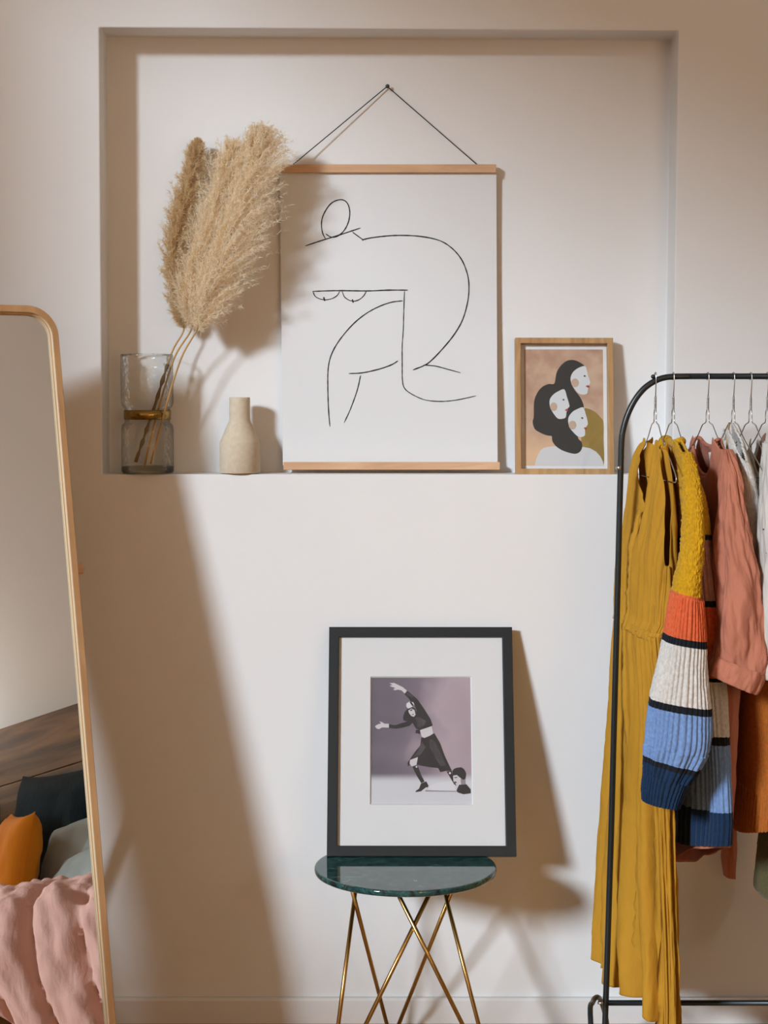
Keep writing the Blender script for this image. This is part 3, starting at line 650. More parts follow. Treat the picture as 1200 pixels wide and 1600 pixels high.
# ------------------------------------------------------------------ wire hangers
BARZ = bar_z
def hanger(px, yaw, label, drop=0.0, build=None):
    hx = at(px, 588, RY)[0]
    root = thing('wire_hanger', label, 'hanger', (hx, RY, BARZ), 'wire hangers on the rail')
    root.rotation_euler = (0, 0, yaw)
    return root
def hanger_parts(root):
    wr = 0.00125
    r = 0.0085
    bm = bmesh.new()
    # hook: local y along the garment width, but the hook curls over the bar across y -> here the bar runs along x, so the hook arcs in y-z
    hk = [Vector((0, r * math.sin(a), r * math.cos(a))) for a in np.linspace(math.radians(150), math.radians(-80), 14)]
    stem = [Vector((0, -0.0088, -0.008)), Vector((0, -0.006, -0.030)), Vector((0, -0.003, -0.046))]
    tube(bm, hk + stem, wr, 8); obj('hook', bm, M['wire'], root, True)
    bm = bmesh.new()
    for ph in (0, PI):
        pts = [Vector((0.0017 * math.cos(ph + t * 4.5 * 2 * PI), -0.003 + 0.0017 * math.sin(ph + t * 4.5 * 2 * PI), -0.044 - 0.028 * t)) for t in np.linspace(0, 1, 46)]
        tube(bm, pts, 0.00115, 6)
    obj('twisted_neck', bm, M['wire'], root, True)
    bm = bmesh.new(); arm = []
    half = [(0.004, -0.071), (0.0075, -0.080), (0.0075, -0.094), (0.012, -0.099), (0.030, -0.103), (0.042, -0.111), (0.060, -0.125), (0.085, -0.140), (0.120, -0.158), (0.165, -0.182), (0.198, -0.200), (0.207, -0.208), (0.207, -0.214), (0.200, -0.218)]
    lft = [Vector((0.0008, -y - 0.002, z)) for y, z in half]; rgt = [Vector((-0.0008, y - 0.002, z)) for y, z in half]
    tube(bm, [Vector(v) for v in catmull(lft, 60)] + [Vector(v) for v in catmull(rgt, 60)][::-1], wr, 8); obj('shoulder_wire', bm, M['wire'], root, True)
H = [(1024, 0.05, 'leftmost wire hanger, holding the mustard dress'), (1052, 0.08, 'second wire hanger from the left, holding the striped sweater'),
     (1106, 0.13, 'wire hanger holding the terracotta linen shirt'), (1146, 0.12, 'wire hanger holding the white knit vest'),
     (1173, 0.11, 'wire hanger holding the white printed blouse'), (1199, 0.10, 'rightmost wire hanger, cut off by the photo edge')]
protoh = hanger(*H[0]); hanger_parts(protoh); hang = [protoh]
for px, yaw, lb in H[1:]:
    r2 = protoh.copy(); C.objects.link(r2); r2.location.x = at(px, 588, RY)[0]; r2.rotation_euler = (0, 0, yaw); r2['label'] = lb
    for ch in list(protoh.children):
        c = ch.copy(); C.objects.link(c); c.parent = r2
    hang.append(r2)

# ------------------------------------------------------------------ garments
def interp(pts, py):
    pts = sorted(pts, key=lambda q: q[1]); return np.interp(py, [q[1] for q in pts], [q[0] for q in pts])
def fbm(x, y, z, o=3):
    v = 0; a = 1.0
    for k in range(o):
        v += a * noise.noise((x, y, z)); x *= 2.03; y *= 2.03; z *= 2.03; a *= 0.5
    return v
def loft(name, m, parent, L, R, yF, yN, thick, ztop, zbot, nseg=160, nrow=120, disp=None, minb=0.010, mati=None, squash=0.75, solid=0.0016, join=0.09, arc=(0, 2 * PI), yfun=None):
    """hanging cloth sheet closed round the body: silhouettes L, R in photo pixels, far/near depth yF, yN.
    ztop(s, side)/zbot(s, side) give the hem heights for s = -1 (far) .. 1 (near), side = +1 facing left, -1 facing right"""
    full = abs(arc[1] - arc[0] - 2 * PI) < 1e-6
    us = np.linspace(arc[0], arc[1], nseg, endpoint=not full); yc = (yF + yN) / 2; org = Vector(parent.matrix_world.translation) if parent else Vector()
    if parent: bpy.context.view_layer.update(); org = parent.matrix_world.translation.copy()
    verts = np.zeros((nrow + 1, nseg, 3)); zz = np.zeros((nrow + 1, nseg))
    depth = 4.0 + yc
    for j, u in enumerate(us):
        s = math.cos(u); sd = 1 if math.sin(u) >= 0 else -1
        zt, zb_ = ztop(s, sd), zbot(s, sd)
        zv = zt + (zb_ - zt) * np.linspace(0, 1, nrow + 1)
        zz[:, j] = zv
        py = np.array([px_of(z, yc) for z in zv])
        l, r = interp(L, py), interp(R, py); pc = (l + r) / 2; Wp = np.maximum((r - l) / 2, 2)
        sc_ = pxm(yc); bp_ = np.minimum(np.array([thick(z) for z in zv]) * sc_, 0.85 * Wp); S_ = np.sqrt(np.maximum(Wp ** 2 - bp_ ** 2, 0))
        yf_, yn_ = (yF, yN) if yfun is None else (None, None)
        if yfun is not None:
            e = np.array([yfun(z) for z in zv]); yf_, yn_ = e[:, 0], e[:, 1]
        xN = (pc + S_ - 600) / F_PX * (4.0 + yn_); xF = (pc - S_ - 600) / F_PX * (4.0 + yf_)
        b = bp_ / sc_
        k = np.clip((zt - zv) / join, 0, 1) ** 0.6
        b = np.minimum(b, minb) * (1 - k) + b * k
        mx_, my_ = (xN + xF) / 2, (yn_ + yf_) / 2; ex, ey = (xN - xF) / 2, (yn_ - yf_) / 2
        ln = np.hypot(ex, ey) + 1e-9; nx, ny = ey / ln, -ex / ln      # ey < 0 so nx < 0: faces left
        cu = math.copysign(abs(s) ** squash, s); su = math.copysign(abs(math.sin(u)) ** squash, math.sin(u))
        d = np.zeros(nrow + 1)
        if disp: d = np.array([disp(u, z, (z - zb_) / max(zt - zb_, 1e-6)) for z in zv])
        on, oe = su, cu; l2 = math.hypot(on, oe)
        ux, uy = ex / ln, ey / ln
        # outward direction mixes the normal and the width axis
        dx = nx * math.sin(u) + ux * s * 0.8; dy = ny * math.sin(u) + uy * s * 0.8
        verts[:, j, 0] = mx_ + ex * cu + nx * b * su + dx * d; verts[:, j, 1] = my_ + ey * cu + ny * b * su + dy * d; verts[:, j, 2] = zv
    Vv = verts.reshape(-1, 3) - np.array(org); faces = []; mi = []
    for i in range(nrow):
        for j in range(nseg if full else nseg - 1):
            j2 = (j + 1) % nseg; faces.append((i * nseg + j, i * nseg + j2, (i + 1) * nseg + j2, (i + 1) * nseg + j))
            if mati: mi.append(mati(us[j], (zz[i, j] + zz[i + 1, j]) / 2))
    me = bpy.data.meshes.new(name); me.from_pydata(Vv.tolist(), [], faces)
    o = link(name, me, m, parent, True)
    if mati: me.polygons.foreach_set('material_index', mi)
    if solid:
        so_ = o.modifiers.new('solidify', 'SOLIDIFY'); so_.thickness = solid; so_.offset = -1
    return o
def px_of(z, y):
    v = np.array([0, y, z]) - CAM; dz = v @ _fw; return 800 - F_PX * (v @ _up) / dz
def z_of(py, y): return at(600, py, y)[2]

def rings_tube(name, m, parent, rings, nseg=120, nrow=140, disp=None, mati=None, solid=0.0016, power=0.85):
    """sleeve-like tube: rings = (px, py, half width px, tilt degrees, depth y, half depth m)"""
    bpy.context.view_layer.update(); org = np.array(parent.matrix_world.translation)
    Rr = catmull(rings, nrow + 1); us = np.linspace(0, 2 * PI, nseg, endpoint=False); V_ = []; faces = []; mi = []
    for i, (px, py, hw, tl, y, hd) in enumerate(Rr):
        c = at(px, py, y); sc_ = pxm(y); t = math.radians(tl); ax = np.array([math.cos(t), 0, -math.sin(t)])
        for u in us:
            cu = math.copysign(abs(math.cos(u)) ** power, math.cos(u)); su = math.copysign(abs(math.sin(u)) ** power, math.sin(u))
            d = disp(u, i / nrow, c) if disp else 0
            V_.append(c + ax * (hw / sc_ + d) * cu + np.array([0, -1, 0]) * (hd + d) * su - org)
    for i in range(nrow):
        for j in range(nseg):
            j2 = (j + 1) % nseg; faces.append((i * nseg + j, i * nseg + j2, (i + 1) * nseg + j2, (i + 1) * nseg + j))
            if mati: mi.append(mati(us[j], (i + 0.5) / nrow, Rr[i][1]))
    me = bpy.data.meshes.new(name); me.from_pydata([tuple(v) for v in V_], [], faces)
    o = link(name, me, m, parent, True)
    if mati: me.polygons.foreach_set('material_index', mi)
    if solid:
        so_ = o.modifiers.new('solidify', 'SOLIDIFY'); so_.thickness = solid; so_.offset = -1
    return o
def cloth(name, col, var=0.10, sheen=0.05, weave=75, bump=0.45, trans=0.0):
    return mat(name, col, 0.85, bump=bump, bscale=weave, var=var, vscale=9, sheen=sheen, bdist=0.005, trans=trans, spec=0.15, stretch=(1, 1, 0.45))
    return mat(name, col, 0.85, bump=bump, bscale=weave, var=var, vscale=9, sheen=sheen, bdist=0.0008, trans=trans, spec=0.15)

HY = [0.0, 0.03, 0.042, 0.060, 0.085, 0.120, 0.165, 0.198]; HZ = [-0.098, -0.103, -0.111, -0.125, -0.140, -0.158, -0.182, -0.200]
def shoulder(a, A): return BARZ + float(np.interp(a * A, HY, HZ)) + 0.006
def neckline(a, c, dip, p=2.0): return dip * max(0.0, 1 - (a / c) ** p)
# --- mustard dress
dress_m = cloth('mustard_linen', (0.54, 0.265, 0.026), 0.08, sheen=0.0, trans=0.06)
dr = thing('mustard_dress', 'long sleeveless mustard yellow button-front dress, first garment on the rack', 'dress', tuple(at(1010, 760, RY)))
bpy.context.view_layer.update()
zsh = z_of(694, -0.24)
yF_, yN_ = -0.125, -0.505
zs_of = lambda py: z_of(py, -0.315)
def d_top(s, sd):
    a = abs(s)
    if a < 0.42:      # neck opening
        return shoulder(0.42, 0.19) - (0.160 * (1 - a / 0.42) ** 0.85 if sd > 0 else neckline(a, 0.42, 0.026))
    if a < 0.66: return shoulder(a, 0.19)
    t = (a - 0.66) / 0.34
    return shoulder(0.66, 0.19) - (0.235 if s > 0 else 0.16) * min(1, t * 1.15) ** 1.3
LB = [(1001, 690), (990, 715), (986, 740), (983, 790), (980, 830), (973, 860), (969, 900), (968, 975), (966, 990)]
RB = [(1046, 690), (1052, 740), (1054, 800), (1053, 905), (1050, 960), (1040, 980), (1040, 990)]
zw = zs_of(978)
def crease(a, p=2.2):
    return 1 - 2 * (1 - abs(math.sin(a / 2))) ** p
def d_disp(u, z, v):
    w_ = u + 0.12 * math.sin(z * 5)
    g = 0.0065 * (crease(13 * w_ + 2 * math.sin(z * 4), 2.0) - 0.7) + 0.0038 * crease(25 * w_ + z * 6, 1.6) + 0.004 * fbm(u * 2.2, z * 7, 1.3) + 0.002 * fbm(u * 8, z * 18, 5)
    g += 0.0050 * (1 - v) ** 3 * math.sin(28 * w_)
    return g
loft('bodice', dress_m, dr, LB, RB, yF_, yN_, lambda z: np.interp(z, [zw, zs_of(860), zsh], [0.028, 0.034, 0.014]), d_top, lambda s, sd: zw - 0.004, 220, 150, d_disp)
LS = [(967, 970), (964, 1010), (960, 1080), (950, 1220), (942, 1340), (934, 1490), (930, 1600)]
RS = [(1038, 970), (1042, 1010), (1050, 1100), (1058, 1250), (1066, 1400), (1071, 1530), (1073, 1620)]
zh = z_of(1498, -0.10)
def crease(a, p=2.2):
    return 1 - 2 * (1 - abs(math.sin(a / 2))) ** p
def s_disp(u, z, v):
    dn = 1 - v
    w_ = u + 0.10 * math.sin(z * 3.1 + 2 * u) + 0.05 * math.sin(z * 9)
    g = (0.003 + 0.034 * dn ** 0.8) * (crease(9 * w_ + 0.7) - 1.0) + (0.004 + 0.030 * dn) * (crease(5 * w_ + 2.1, 5) - 1.0)
    g += 0.014 * dn * (crease(15 * w_ + 1.1 * math.sin(3 * z) + 0.4, 3.0) - 1.0)
    g += 0.0065 * crease(30 * w_ + 2 * z) * math.exp(-dn * 4) + 0.0045 * crease(19 * w_ + 3 * math.sin(z * 2.3), 1.5) * (0.5 + dn)
    g += 0.0075 * fbm(u * 3, z * 4, 4.2) * (0.3 + dn) + 0.0030 * fbm(u * 9, z * 16, 8.0)
    return g
def s_bot(s, sd):
    return zh + (0.012 if s < -0.3 else 0) - 0.02 * max(0, s) + 0.01 * math.sin(5 * s)
loft('skirt', dress_m, dr, LS, RS, -0.10, -0.515, lambda z: np.interp(z, [zh, zw], [0.040, 0.028]), lambda s, sd: zw + 0.002, s_bot, 320, 190, s_disp, minb=0.024, join=0.04)
# waistband, placket ruffle, armhole binding, back neck label
loft('waistband', dress_m, dr, LB, [(r + 0, y) for r, y in RB], yF_ + 0.003, yN_ - 0.003, lambda z: 0.0305, lambda s, sd: zw + 0.010, lambda s, sd: zw - 0.008, 220, 8, lambda u, z, v: 0.0016 + 0.0018 * math.sin(26 * u) + 0.002 * fbm(u * 2.2, z * 7, 1.3), minb=0.03)
bm = bmesh.new(); prev = None
org = Vector(dr.location)
for i, py in enumerate(np.linspace(796, 1230, 170)):
    z = zs_of(py); yy = (yF_ + yN_) / 2
    if z > zw: pc = (interp(LB, py) + interp(RB, py)) / 2; b_ = float(np.interp(z, [zw, zs_of(860), zsh], [0.028, 0.034, 0.014])) + d_disp(PI / 2, z, (z - zw) / (zsh - zw))
    else: pc = (interp(LS, py) + interp(RS, py)) / 2; b_ = float(np.interp(z, [zh, zw], [0.040, 0.028])) + s_disp(PI / 2, z, (z - zh) / (zw - zh))
    wv = (0.0022 * math.sin(i * 0.9) + 0.0018 * math.sin(i * 0.37 + 1)) * (1 if z > zw else 0.4)
    x = at(pc, py, yy)[0] - b_
    rp_ = min(1.0, 0.15 + i / 22, (169 - i) / 40)
    row = [bm.verts.new(Vector(v) - org) for v in ((x - 0.001, yy + 0.008, z), (x - 0.012 * rp_ - wv * 0.8, yy + 0.004 + wv, z), (x - 0.010 * rp_ + wv * 0.5, yy - 0.008 * rp_ - wv, z), (x - 0.0005, yy - 0.012, z))]
    if prev:
        for k in range(3): bm.faces.new((prev[k], prev[k + 1], row[k + 1], row[k]))
    prev = row
o = obj('button_placket', bm, dress_m, dr, True); o.modifiers.new('solidify', 'SOLIDIFY').thickness = 0.0012

# --- knit stripes
def knit(name, col, fuzz=0.5, bs=650): return mat(name, col, 0.95, bump=fuzz, bscale=bs, var=0.14, vscale=160, sheen=0.12, bdist=0.0016, spec=0.08)
K = [knit('yellow_boucle', (0.60, 0.31, 0.010), 0.8, 420), knit('coral_knit', (0.69, 0.13, 0.045)), knit('black_knit', (0.012, 0.014, 0.018)), knit('white_knit', (0.66, 0.61, 0.55)),
     knit('blue_knit', (0.19, 0.30, 0.53)), knit('navy_knit', (0.012, 0.032, 0.075)), knit('mauve_knit', (0.42, 0.21, 0.17))]
sw = thing('striped_sweater', 'chunky knit sweater in yellow, coral, white, blue and navy stripes', 'sweater', tuple(at(1075, 770, RY)))
zn = z_of(690, -0.30)
def sw_top(s, sd):
    a = abs(s)
    return shoulder(max(a, 0.40), 0.2) - neckline(a, 0.40, 0.055 if sd > 0 else 0.016)
def sw_band(u, z):
    py = px_of(z, -0.33) + 14 * math.cos(u)
    for lim, k in ((838, 0), (846, 2), (936, 6), (945, 2), (1050, 1), (1056, 2), (1138, 3), (1150, 2), (1249, 4), (9999, 5)):
        if py < lim: return k
def rib(u, n, a): return a * abs(math.sin(n * u / 2))
LW = [(1022, 680), (1028, 720), (1036, 800), (1040, 900), (1042, 1100), (1040, 1250), (1040, 1400)]
RW = [(1074, 680), (1084, 716), (1098, 770), (1108, 820), (1116, 890), (1128, 1000), (1138, 1090), (1145, 1180), (1149, 1250), (1146, 1320)]
def sw_disp(u, z, v):
    fz = 0.0035 * fbm(u * 60, z * 160, 3) if px_of(z, -0.33) < 845 else rib(u, 44, 0.0045) + 0.0008 * fbm(u * 60, z * 200, 3)
    return fz + 0.006 * fbm(u * 1.6, z * 5, 9) + 0.005 * math.sin(5 * u + z * 3) * (1 - v)
loft('body', K, sw, LW, RW, -0.12, -0.53, lambda z: np.interp(z, [0.5, 1.2, zn], [0.042, 0.034, 0.018]), sw_top, lambda s, sd: z_of(1312, -0.325) + 0.040 * s, 360, 300, sw_disp, mati=sw_band, solid=0.004)
SL = [(1074, 708, 8, 0, -0.50, 0.020), (1081, 750, 12, 5, -0.535, 0.035), (1084, 800, 15, 5, -0.56, 0.045), (1081, 860, 17.5, 8, -0.575, 0.052), (1073, 920, 21, 12, -0.59, 0.055), (1070, 985, 30, 10, -0.60, 0.056), (1066, 1050, 38, 9, -0.60, 0.056),
      (1062, 1110, 47, 9, -0.60, 0.056), (1058, 1160, 49, 9, -0.598, 0.054), (1050, 1190, 43, 14, -0.595, 0.048), (1042, 1212, 36, 14, -0.592, 0.042), (1036, 1235, 32, 12, -0.59, 0.038), (1032, 1256, 28, 12, -0.59, 0.036)]
def sl_disp(u, t, c):
    py = px_of(c[2], c[1])
    if py < 932: return 0.0034 * fbm(math.cos(u) * 9, math.sin(u) * 9, c[2] * 150) + 0.003 * fbm(u, c[2] * 9, 5)
    a = rib(u, 38, 0.0045) + 0.0008 * fbm(math.cos(u) * 20, math.sin(u) * 20, c[2] * 160)
    return a + 0.004 * fbm(math.cos(u) * 1.5, math.sin(u) * 1.5, c[2] * 8) + (0.006 * math.sin(9 * u) if 1170 < py < 1215 else 0) * 0.5
def sl_band(u, t, py):
    for lim, k in ((926, 0), (994, 1), (1004, 2), (1096, 3), (1108, 2), (1190, 4), (1198, 2), (9999, 5)):
        if py < lim: return k
rings_tube('sleeve', K, sw, SL, 320, 420, sl_disp, sl_band, solid=0.004)
# far sleeve hanging behind
SLF = [(1040, 705, 6, 0, -0.14, 0.02), (1045, 800, 12, 0, -0.115, 0.035), (1056, 950, 22, 0, -0.10, 0.04), (1068, 1100, 30, 0, -0.10, 0.04), (1070, 1250, 24, 0, -0.10, 0.035), (1068, 1300, 20, 0, -0.10, 0.03)]
rings_tube('far_sleeve', K, sw, SLF, 90, 120, None, sl_band, solid=0.004)
# the collar roll
def ringpath(ztopf, L, R, yF, yN, c, minb=0.010, squash=0.75, n=36):
    pts = []; a0 = math.acos(c); yc = (yF + yN) / 2; sc_ = pxm(yc)
    for u in list(np.linspace(a0, PI - a0, n)) + list(np.linspace(PI + a0, 2 * PI - a0, n)):
        s = math.cos(u); sd = 1 if math.sin(u) >= 0 else -1; z = ztopf(s, sd); py = px_of(z, yc)
        l, r = interp(L, py), interp(R, py); pc, Wp = (l + r) / 2, max((r - l) / 2, 2); S_ = math.sqrt(max(Wp ** 2 - (minb * sc_) ** 2, 0))
        xN = (pc + S_ - 600) / F_PX * (4 + yN); xF = (pc - S_ - 600) / F_PX * (4 + yF); ex, ey = (xN - xF) / 2, (yN - yF) / 2; ln = math.hypot(ex, ey)
        cu = math.copysign(abs(s) ** squash, s); su = math.copysign(abs(math.sin(u)) ** squash, math.sin(u))
        pts.append(Vector(((xN + xF) / 2 + ex * cu + ey / ln * minb * su, (yN + yF) / 2 + ey * cu - ex / ln * minb * su, z)))
    for _ in range(10): pts = [(pts[k - 1] + pts[k] * 2 + pts[(k + 1) % len(pts)]) / 4 for k in range(len(pts))]
    return pts
bm = bmesh.new(); tube(bm, [v - Vector(sw.location) for v in ringpath(sw_top, LW, RW, -0.12, -0.53, 0.40)], 0.0075, 10, closed=True)
for v in bm.verts: v.co += Vector((1, 1, 1)) * 0.002 * fbm(v.co.x * 150, v.co.y * 150, v.co.z * 150)
obj('collar', bm, K[0], sw, True)

# --- terracotta linen shirt
terra = cloth('terracotta_linen', (0.52, 0.19, 0.115), 0.07, trans=0.05)
terra_in = cloth('terracotta_inside', (0.30, 0.10, 0.06), 0.06)
sh = thing('terracotta_shirt', 'terracotta pink linen shirt with rolled cuff and white neck label', 'shirt', tuple(at(1125, 780, RY)))
zc = z_of(681, -0.30)
def sh_top(s, sd):
    a = abs(s)
    return shoulder(max(a, 0.42), 0.195) - neckline(a, 0.42, 0.085 if sd > 0 else 0.022) + 0.004
LH = [(1071, 680), (1070, 720), (1072, 800), (1078, 900), (1082, 1100), (1072, 1200), (1052, 1290), (1045, 1340)]
RH = [(1136, 680), (1150, 730), (1160, 780), (1164, 850), (1160, 950), (1156, 1100), (1153, 1200), (1146, 1290), (1130, 1340)]
def sh_disp(u, z, v): return 0.008 * fbm(u * 1.7, z * 5, 2) + 0.003 * fbm(u * 5, z * 14, 7) + 0.004 * math.sin(6 * u + z * 5) * (1 - v)
loft('body', terra, sh, LH, RH, -0.11, -0.50, lambda z: np.interp(z, [0.5, 1.2, zc], [0.040, 0.032, 0.020]), sh_top, lambda s, sd: z_of(1330, -0.27) + 0.075 * s + 0.01 * math.sin(4 * s), 200, 160, sh_disp)
SR = [(1133, 702, 6, 0, -0.47, 0.018), (1139, 740, 14, 5, -0.50, 0.035), (1142, 790, 21, 6, -0.515, 0.042), (1147, 850, 28, 8, -0.53, 0.050), (1152, 910, 36, 10, -0.54, 0.054), (1156, 970, 41, 12, -0.545, 0.056), (1156, 1020, 41, 16, -0.55, 0.056), (1152, 1048, 41, 22, -0.55, 0.055)]
def sr_disp(u, t, c):
    x, y = math.cos(u), math.sin(u)
    return 0.009 * fbm(x * 1.6, y * 1.6, c[2] * 8) + 0.004 * fbm(x * 3 + c[2] * 9, y * 3, c[2] * 16) + 0.004 * math.sin(3 * u + c[2] * 26) * min(1, t * 2)
rings_tube('sleeve', terra, sh, SR, 160, 180, sr_disp)
CU = [(1154, 1036, 43, 20, -0.55, 0.059), (1152, 1041, 46, 21, -0.55, 0.062), (1147, 1052, 47.5, 22, -0.55, 0.064), (1143, 1064, 45, 23, -0.55, 0.062), (1142, 1067, 42, 23, -0.55, 0.058), (1146, 1058, 40, 22, -0.55, 0.055), (1150, 1046, 39, 22, -0.55, 0.053)]
rings_tube('rolled_cuff', terra, sh, CU, 140, 50, lambda u, t, c: 0.006 * fbm(math.cos(u) * 2.6, math.sin(u) * 2.6, 3) + 0.003 * fbm(math.cos(u) * 6, math.sin(u) * 6, t * 3))
SF = [(1082, 705, 6, 0, -0.13, 0.015), (1096, 800, 14, 0, -0.10, 0.035), (1118, 1000, 22, 0, -0.09, 0.04), (1132, 1150, 19, 0, -0.085, 0.036), (1138, 1260, 13, -4, -0.085, 0.03), (1141, 1300, 9, -8, -0.085, 0.026), (1139, 1342, 11, -4, -0.085, 0.027), (1140, 1369, 9, 8, -0.085, 0.022)]
rings_tube('far_sleeve', terra, sh, SF, 90, 120, lambda u, t, c: 0.005 * fbm(math.cos(u) * 2, math.sin(u) * 2, c[2] * 12))
bm = bmesh.new(); tube(bm, [v - Vector(sh.location) for v in ringpath(sh_top, LH, RH, -0.11, -0.50, 0.42)], 0.0042, 8, closed=True); obj('neckband', bm, terra, sh, True)
tagm = mat('woven_label', (0.72, 0.69, 0.64), 0.8, bump=0.2, bscale=800)
def patch(name, pix, y, m, parent, th=0.0008):
    bm = bmesh.new(); bm.faces.new([bm.verts.new(Vector(at(px, py, yy)) - Vector(parent.location)) for px, py, yy in pix]); o = obj(name, bm, m, parent)
    o.modifiers.new('solidify', 'SOLIDIFY').thickness = th; return o
patch('neck_label', [(1107, 707, -0.325), (1118, 705, -0.342), (1118, 724, -0.342), (1109, 726, -0.325)], 0, tagm, sh)

# --- white knit vest
wk = knit('white_vest_knit', (0.70, 0.66, 0.60), 0.7, 500)
ve = thing('white_knit_vest', 'white ribbed knit vest with tan neck trim right of the terracotta shirt', 'knit vest', tuple(at(1160, 760, RY)))
zv_ = z_of(664, -0.32)
def ve_top(s, sd):
    a = abs(s)
    return shoulder(max(a, 0.36), 0.19) + 0.012 - neckline(a, 0.36, 0.040 if sd > 0 else -0.012)
LV = [(1128, 660), (1122, 720), (1124, 900), (1130, 1050)]
RV = [(1148, 660), (1166, 690), (1178, 735), (1187, 790), (1189, 836), (1182, 870), (1172, 960), (1168, 1050)]
loft('body', wk, ve, LV, RV, -0.12, -0.49, lambda z: 0.032 if z < 1.2 else 0.026, ve_top, lambda s, sd: z_of(960, -0.3), 300, 160, lambda u, z, v: rib(u, 64, 0.0028) + 0.0012 * fbm(u * 50, z * 150, 4) + 0.005 * fbm(u * 1.5, z * 4, 3), solid=0.004)
bm = bmesh.new(); tube(bm, [Vector(at(px, py, y)) - Vector(ve.location) for px, py, y in ((1139.5, 661, -0.30), (1137.5, 676, -0.33), (1136, 692, -0.352), (1136, 708, -0.36))], 0.0022, 8); obj('neck_trim', bm, mat('ochre_trim', (0.50, 0.33, 0.12), 0.8), ve, True)
patch('neck_label', [(1136.5, 693, -0.365), (1141, 699, -0.37), (1139, 711, -0.37), (1136.5, 709, -0.365)], 0, tagm, ve)
# --- rust knit jumper under the vest
ru = knit('rust_knit', (0.46, 0.135, 0.02), 0.5, 600)
rj = thing('rust_knit_jumper', 'rust orange ribbed knit jumper hanging behind the terracotta cuff', 'jumper', tuple(at(1180, 1150, RY)))
zr = z_of(690, -0.32)
LR_ = [(1135, 690), (1140, 800), (1146, 950), (1151, 1085), (1151, 1230), (1149, 1310)]
RR_ = [(1158, 690), (1172, 760), (1186, 860), (1210, 950), (1236, 1050), (1246, 1200), (1238, 1310)]
zrib = z_of(1232, -0.35)
loft('body', ru, rj, LR_, RR_, -0.13, -0.45, lambda z: 0.050 if z < 1.1 else 0.018, lambda s, sd: zr - 0.02 - 0.08 * abs(s) - (0.05 * max(0, 1 - abs(s) * 3)), lambda s, sd: z_of(1297, -0.29) + 0.036 * s, 420, 200,
     lambda u, z, v: (rib(u, 92, 0.0034) if z > zrib else rib(u, 46, 0.006) - 0.004) + 0.0006 * fbm(u * 40, z * 150, 4), solid=0.004)
# --- white printed blouse
def spots_mat(name, base, ink, scale=26, thr=0.10, stretch=(1, 1, 2.2)):
    m = cloth(name, base, 0.04, trans=0.05); nt = m.node_tree; p = nt.nodes['Principled BSDF']
    lk = p.inputs['Base Color'].links[0]; src = lk.from_socket
    tc = nt.nodes.new('ShaderNodeTexCoord'); mp = nt.nodes.new('ShaderNodeMapping'); mp.inputs['Scale'].default_value = stretch; nt.links.new(tc.outputs['Object'], mp.inputs[0])
    v = nt.nodes.new('ShaderNodeTexVoronoi'); v.inputs['Scale'].default_value = scale; nt.links.new(mp.outputs[0], v.inputs['Vector'])
    c = nt.nodes.new('ShaderNodeMath'); c.operation = 'LESS_THAN'; c.inputs[1].default_value = thr; nt.links.new(v.outputs['Distance'], c.inputs[0])
    mx = nt.nodes.new('ShaderNodeMixRGB'); mx.inputs[2].default_value = (*ink, 1); nt.links.new(c.outputs[0], mx.inputs[0]); nt.links.new(src, mx.inputs[1]); nt.links.new(mx.outputs[0], p.inputs['Base Color'])
    return m
bl_m = spots_mat('white_print_cloth', (0.66, 0.62, 0.55), (0.02, 0.02, 0.025))
bo = thing('white_print_blouse', 'white blouse with scattered black marks at the right edge', 'blouse', tuple(at(1195, 800, RY)))
zb2 = z_of(688, -0.34)
def bo_top(s, sd):
    a = abs(s)
    return shoulder(max(a, 0.45), 0.19) - neckline(a, 0.45, 0.09 if sd > 0 else 0.04)
LO = [(1165, 690), (1166, 740), (1176, 830), (1184, 950), (1188, 1050), (1182, 1090), (1186, 1150), (1184, 1190)]
RO = [(1216, 690), (1238, 740), (1250, 900), (1256, 1190)]
loft('body', bl_m, bo, LO, RO, -0.12, -0.50, lambda z: 0.045 if z < 1.25 else 0.022, bo_top, lambda s, sd: z_of(1186, -0.34) + 0.008 * math.sin(9 * s), 200, 150, lambda u, z, v: 0.006 * fbm(u * 2, z * 6, 5) + 0.004 * math.sin(9 * u + z * 4) * (1 - v) + 0.002 * fbm(u * 9, z * 22, 6))
SO = [(1201, 692, 7, 0, -0.49, 0.02), (1208, 750, 18, 3, -0.52, 0.04), (1212, 850, 25, 4, -0.545, 0.05), (1214, 960, 29, 4, -0.55, 0.05), (1214, 1060, 28, 4, -0.55, 0.05)]
rings_tube('sleeve', bl_m, bo, SO, 110, 110, lambda u, t, c: 0.006 * fbm(math.cos(u) * 2, math.sin(u) * 2, c[2] * 10))
# --- brown floral top
fl_m = spots_mat('brown_floral_cloth', (0.30, 0.155, 0.11), (0.015, 0.012, 0.012), 30, 0.2, (1, 1, 1))
ft = thing('brown_floral_top', 'dusky brown top with black floral print, last garment at the right edge', 'top', tuple(at(1215, 760, RY)))
zf3 = z_of(666, -0.30)
def ft_top(s, sd):
    a = abs(s)
    return shoulder(max(a, 0.40), 0.18) + 0.006 - neckline(a, 0.40, 0.07 if sd > 0 else 0.02)
loft('body', fl_m, ft, [(1188, 660), (1180, 690), (1178, 740), (1196, 900), (1200, 1050)], [(1240, 660), (1262, 740), (1275, 1050)], -0.12, -0.47, lambda z: 0.030, ft_top, lambda s, sd: z_of(1080, -0.3), 140, 100, lambda u, z, v: 0.005 * fbm(u * 2, z * 6, 5))
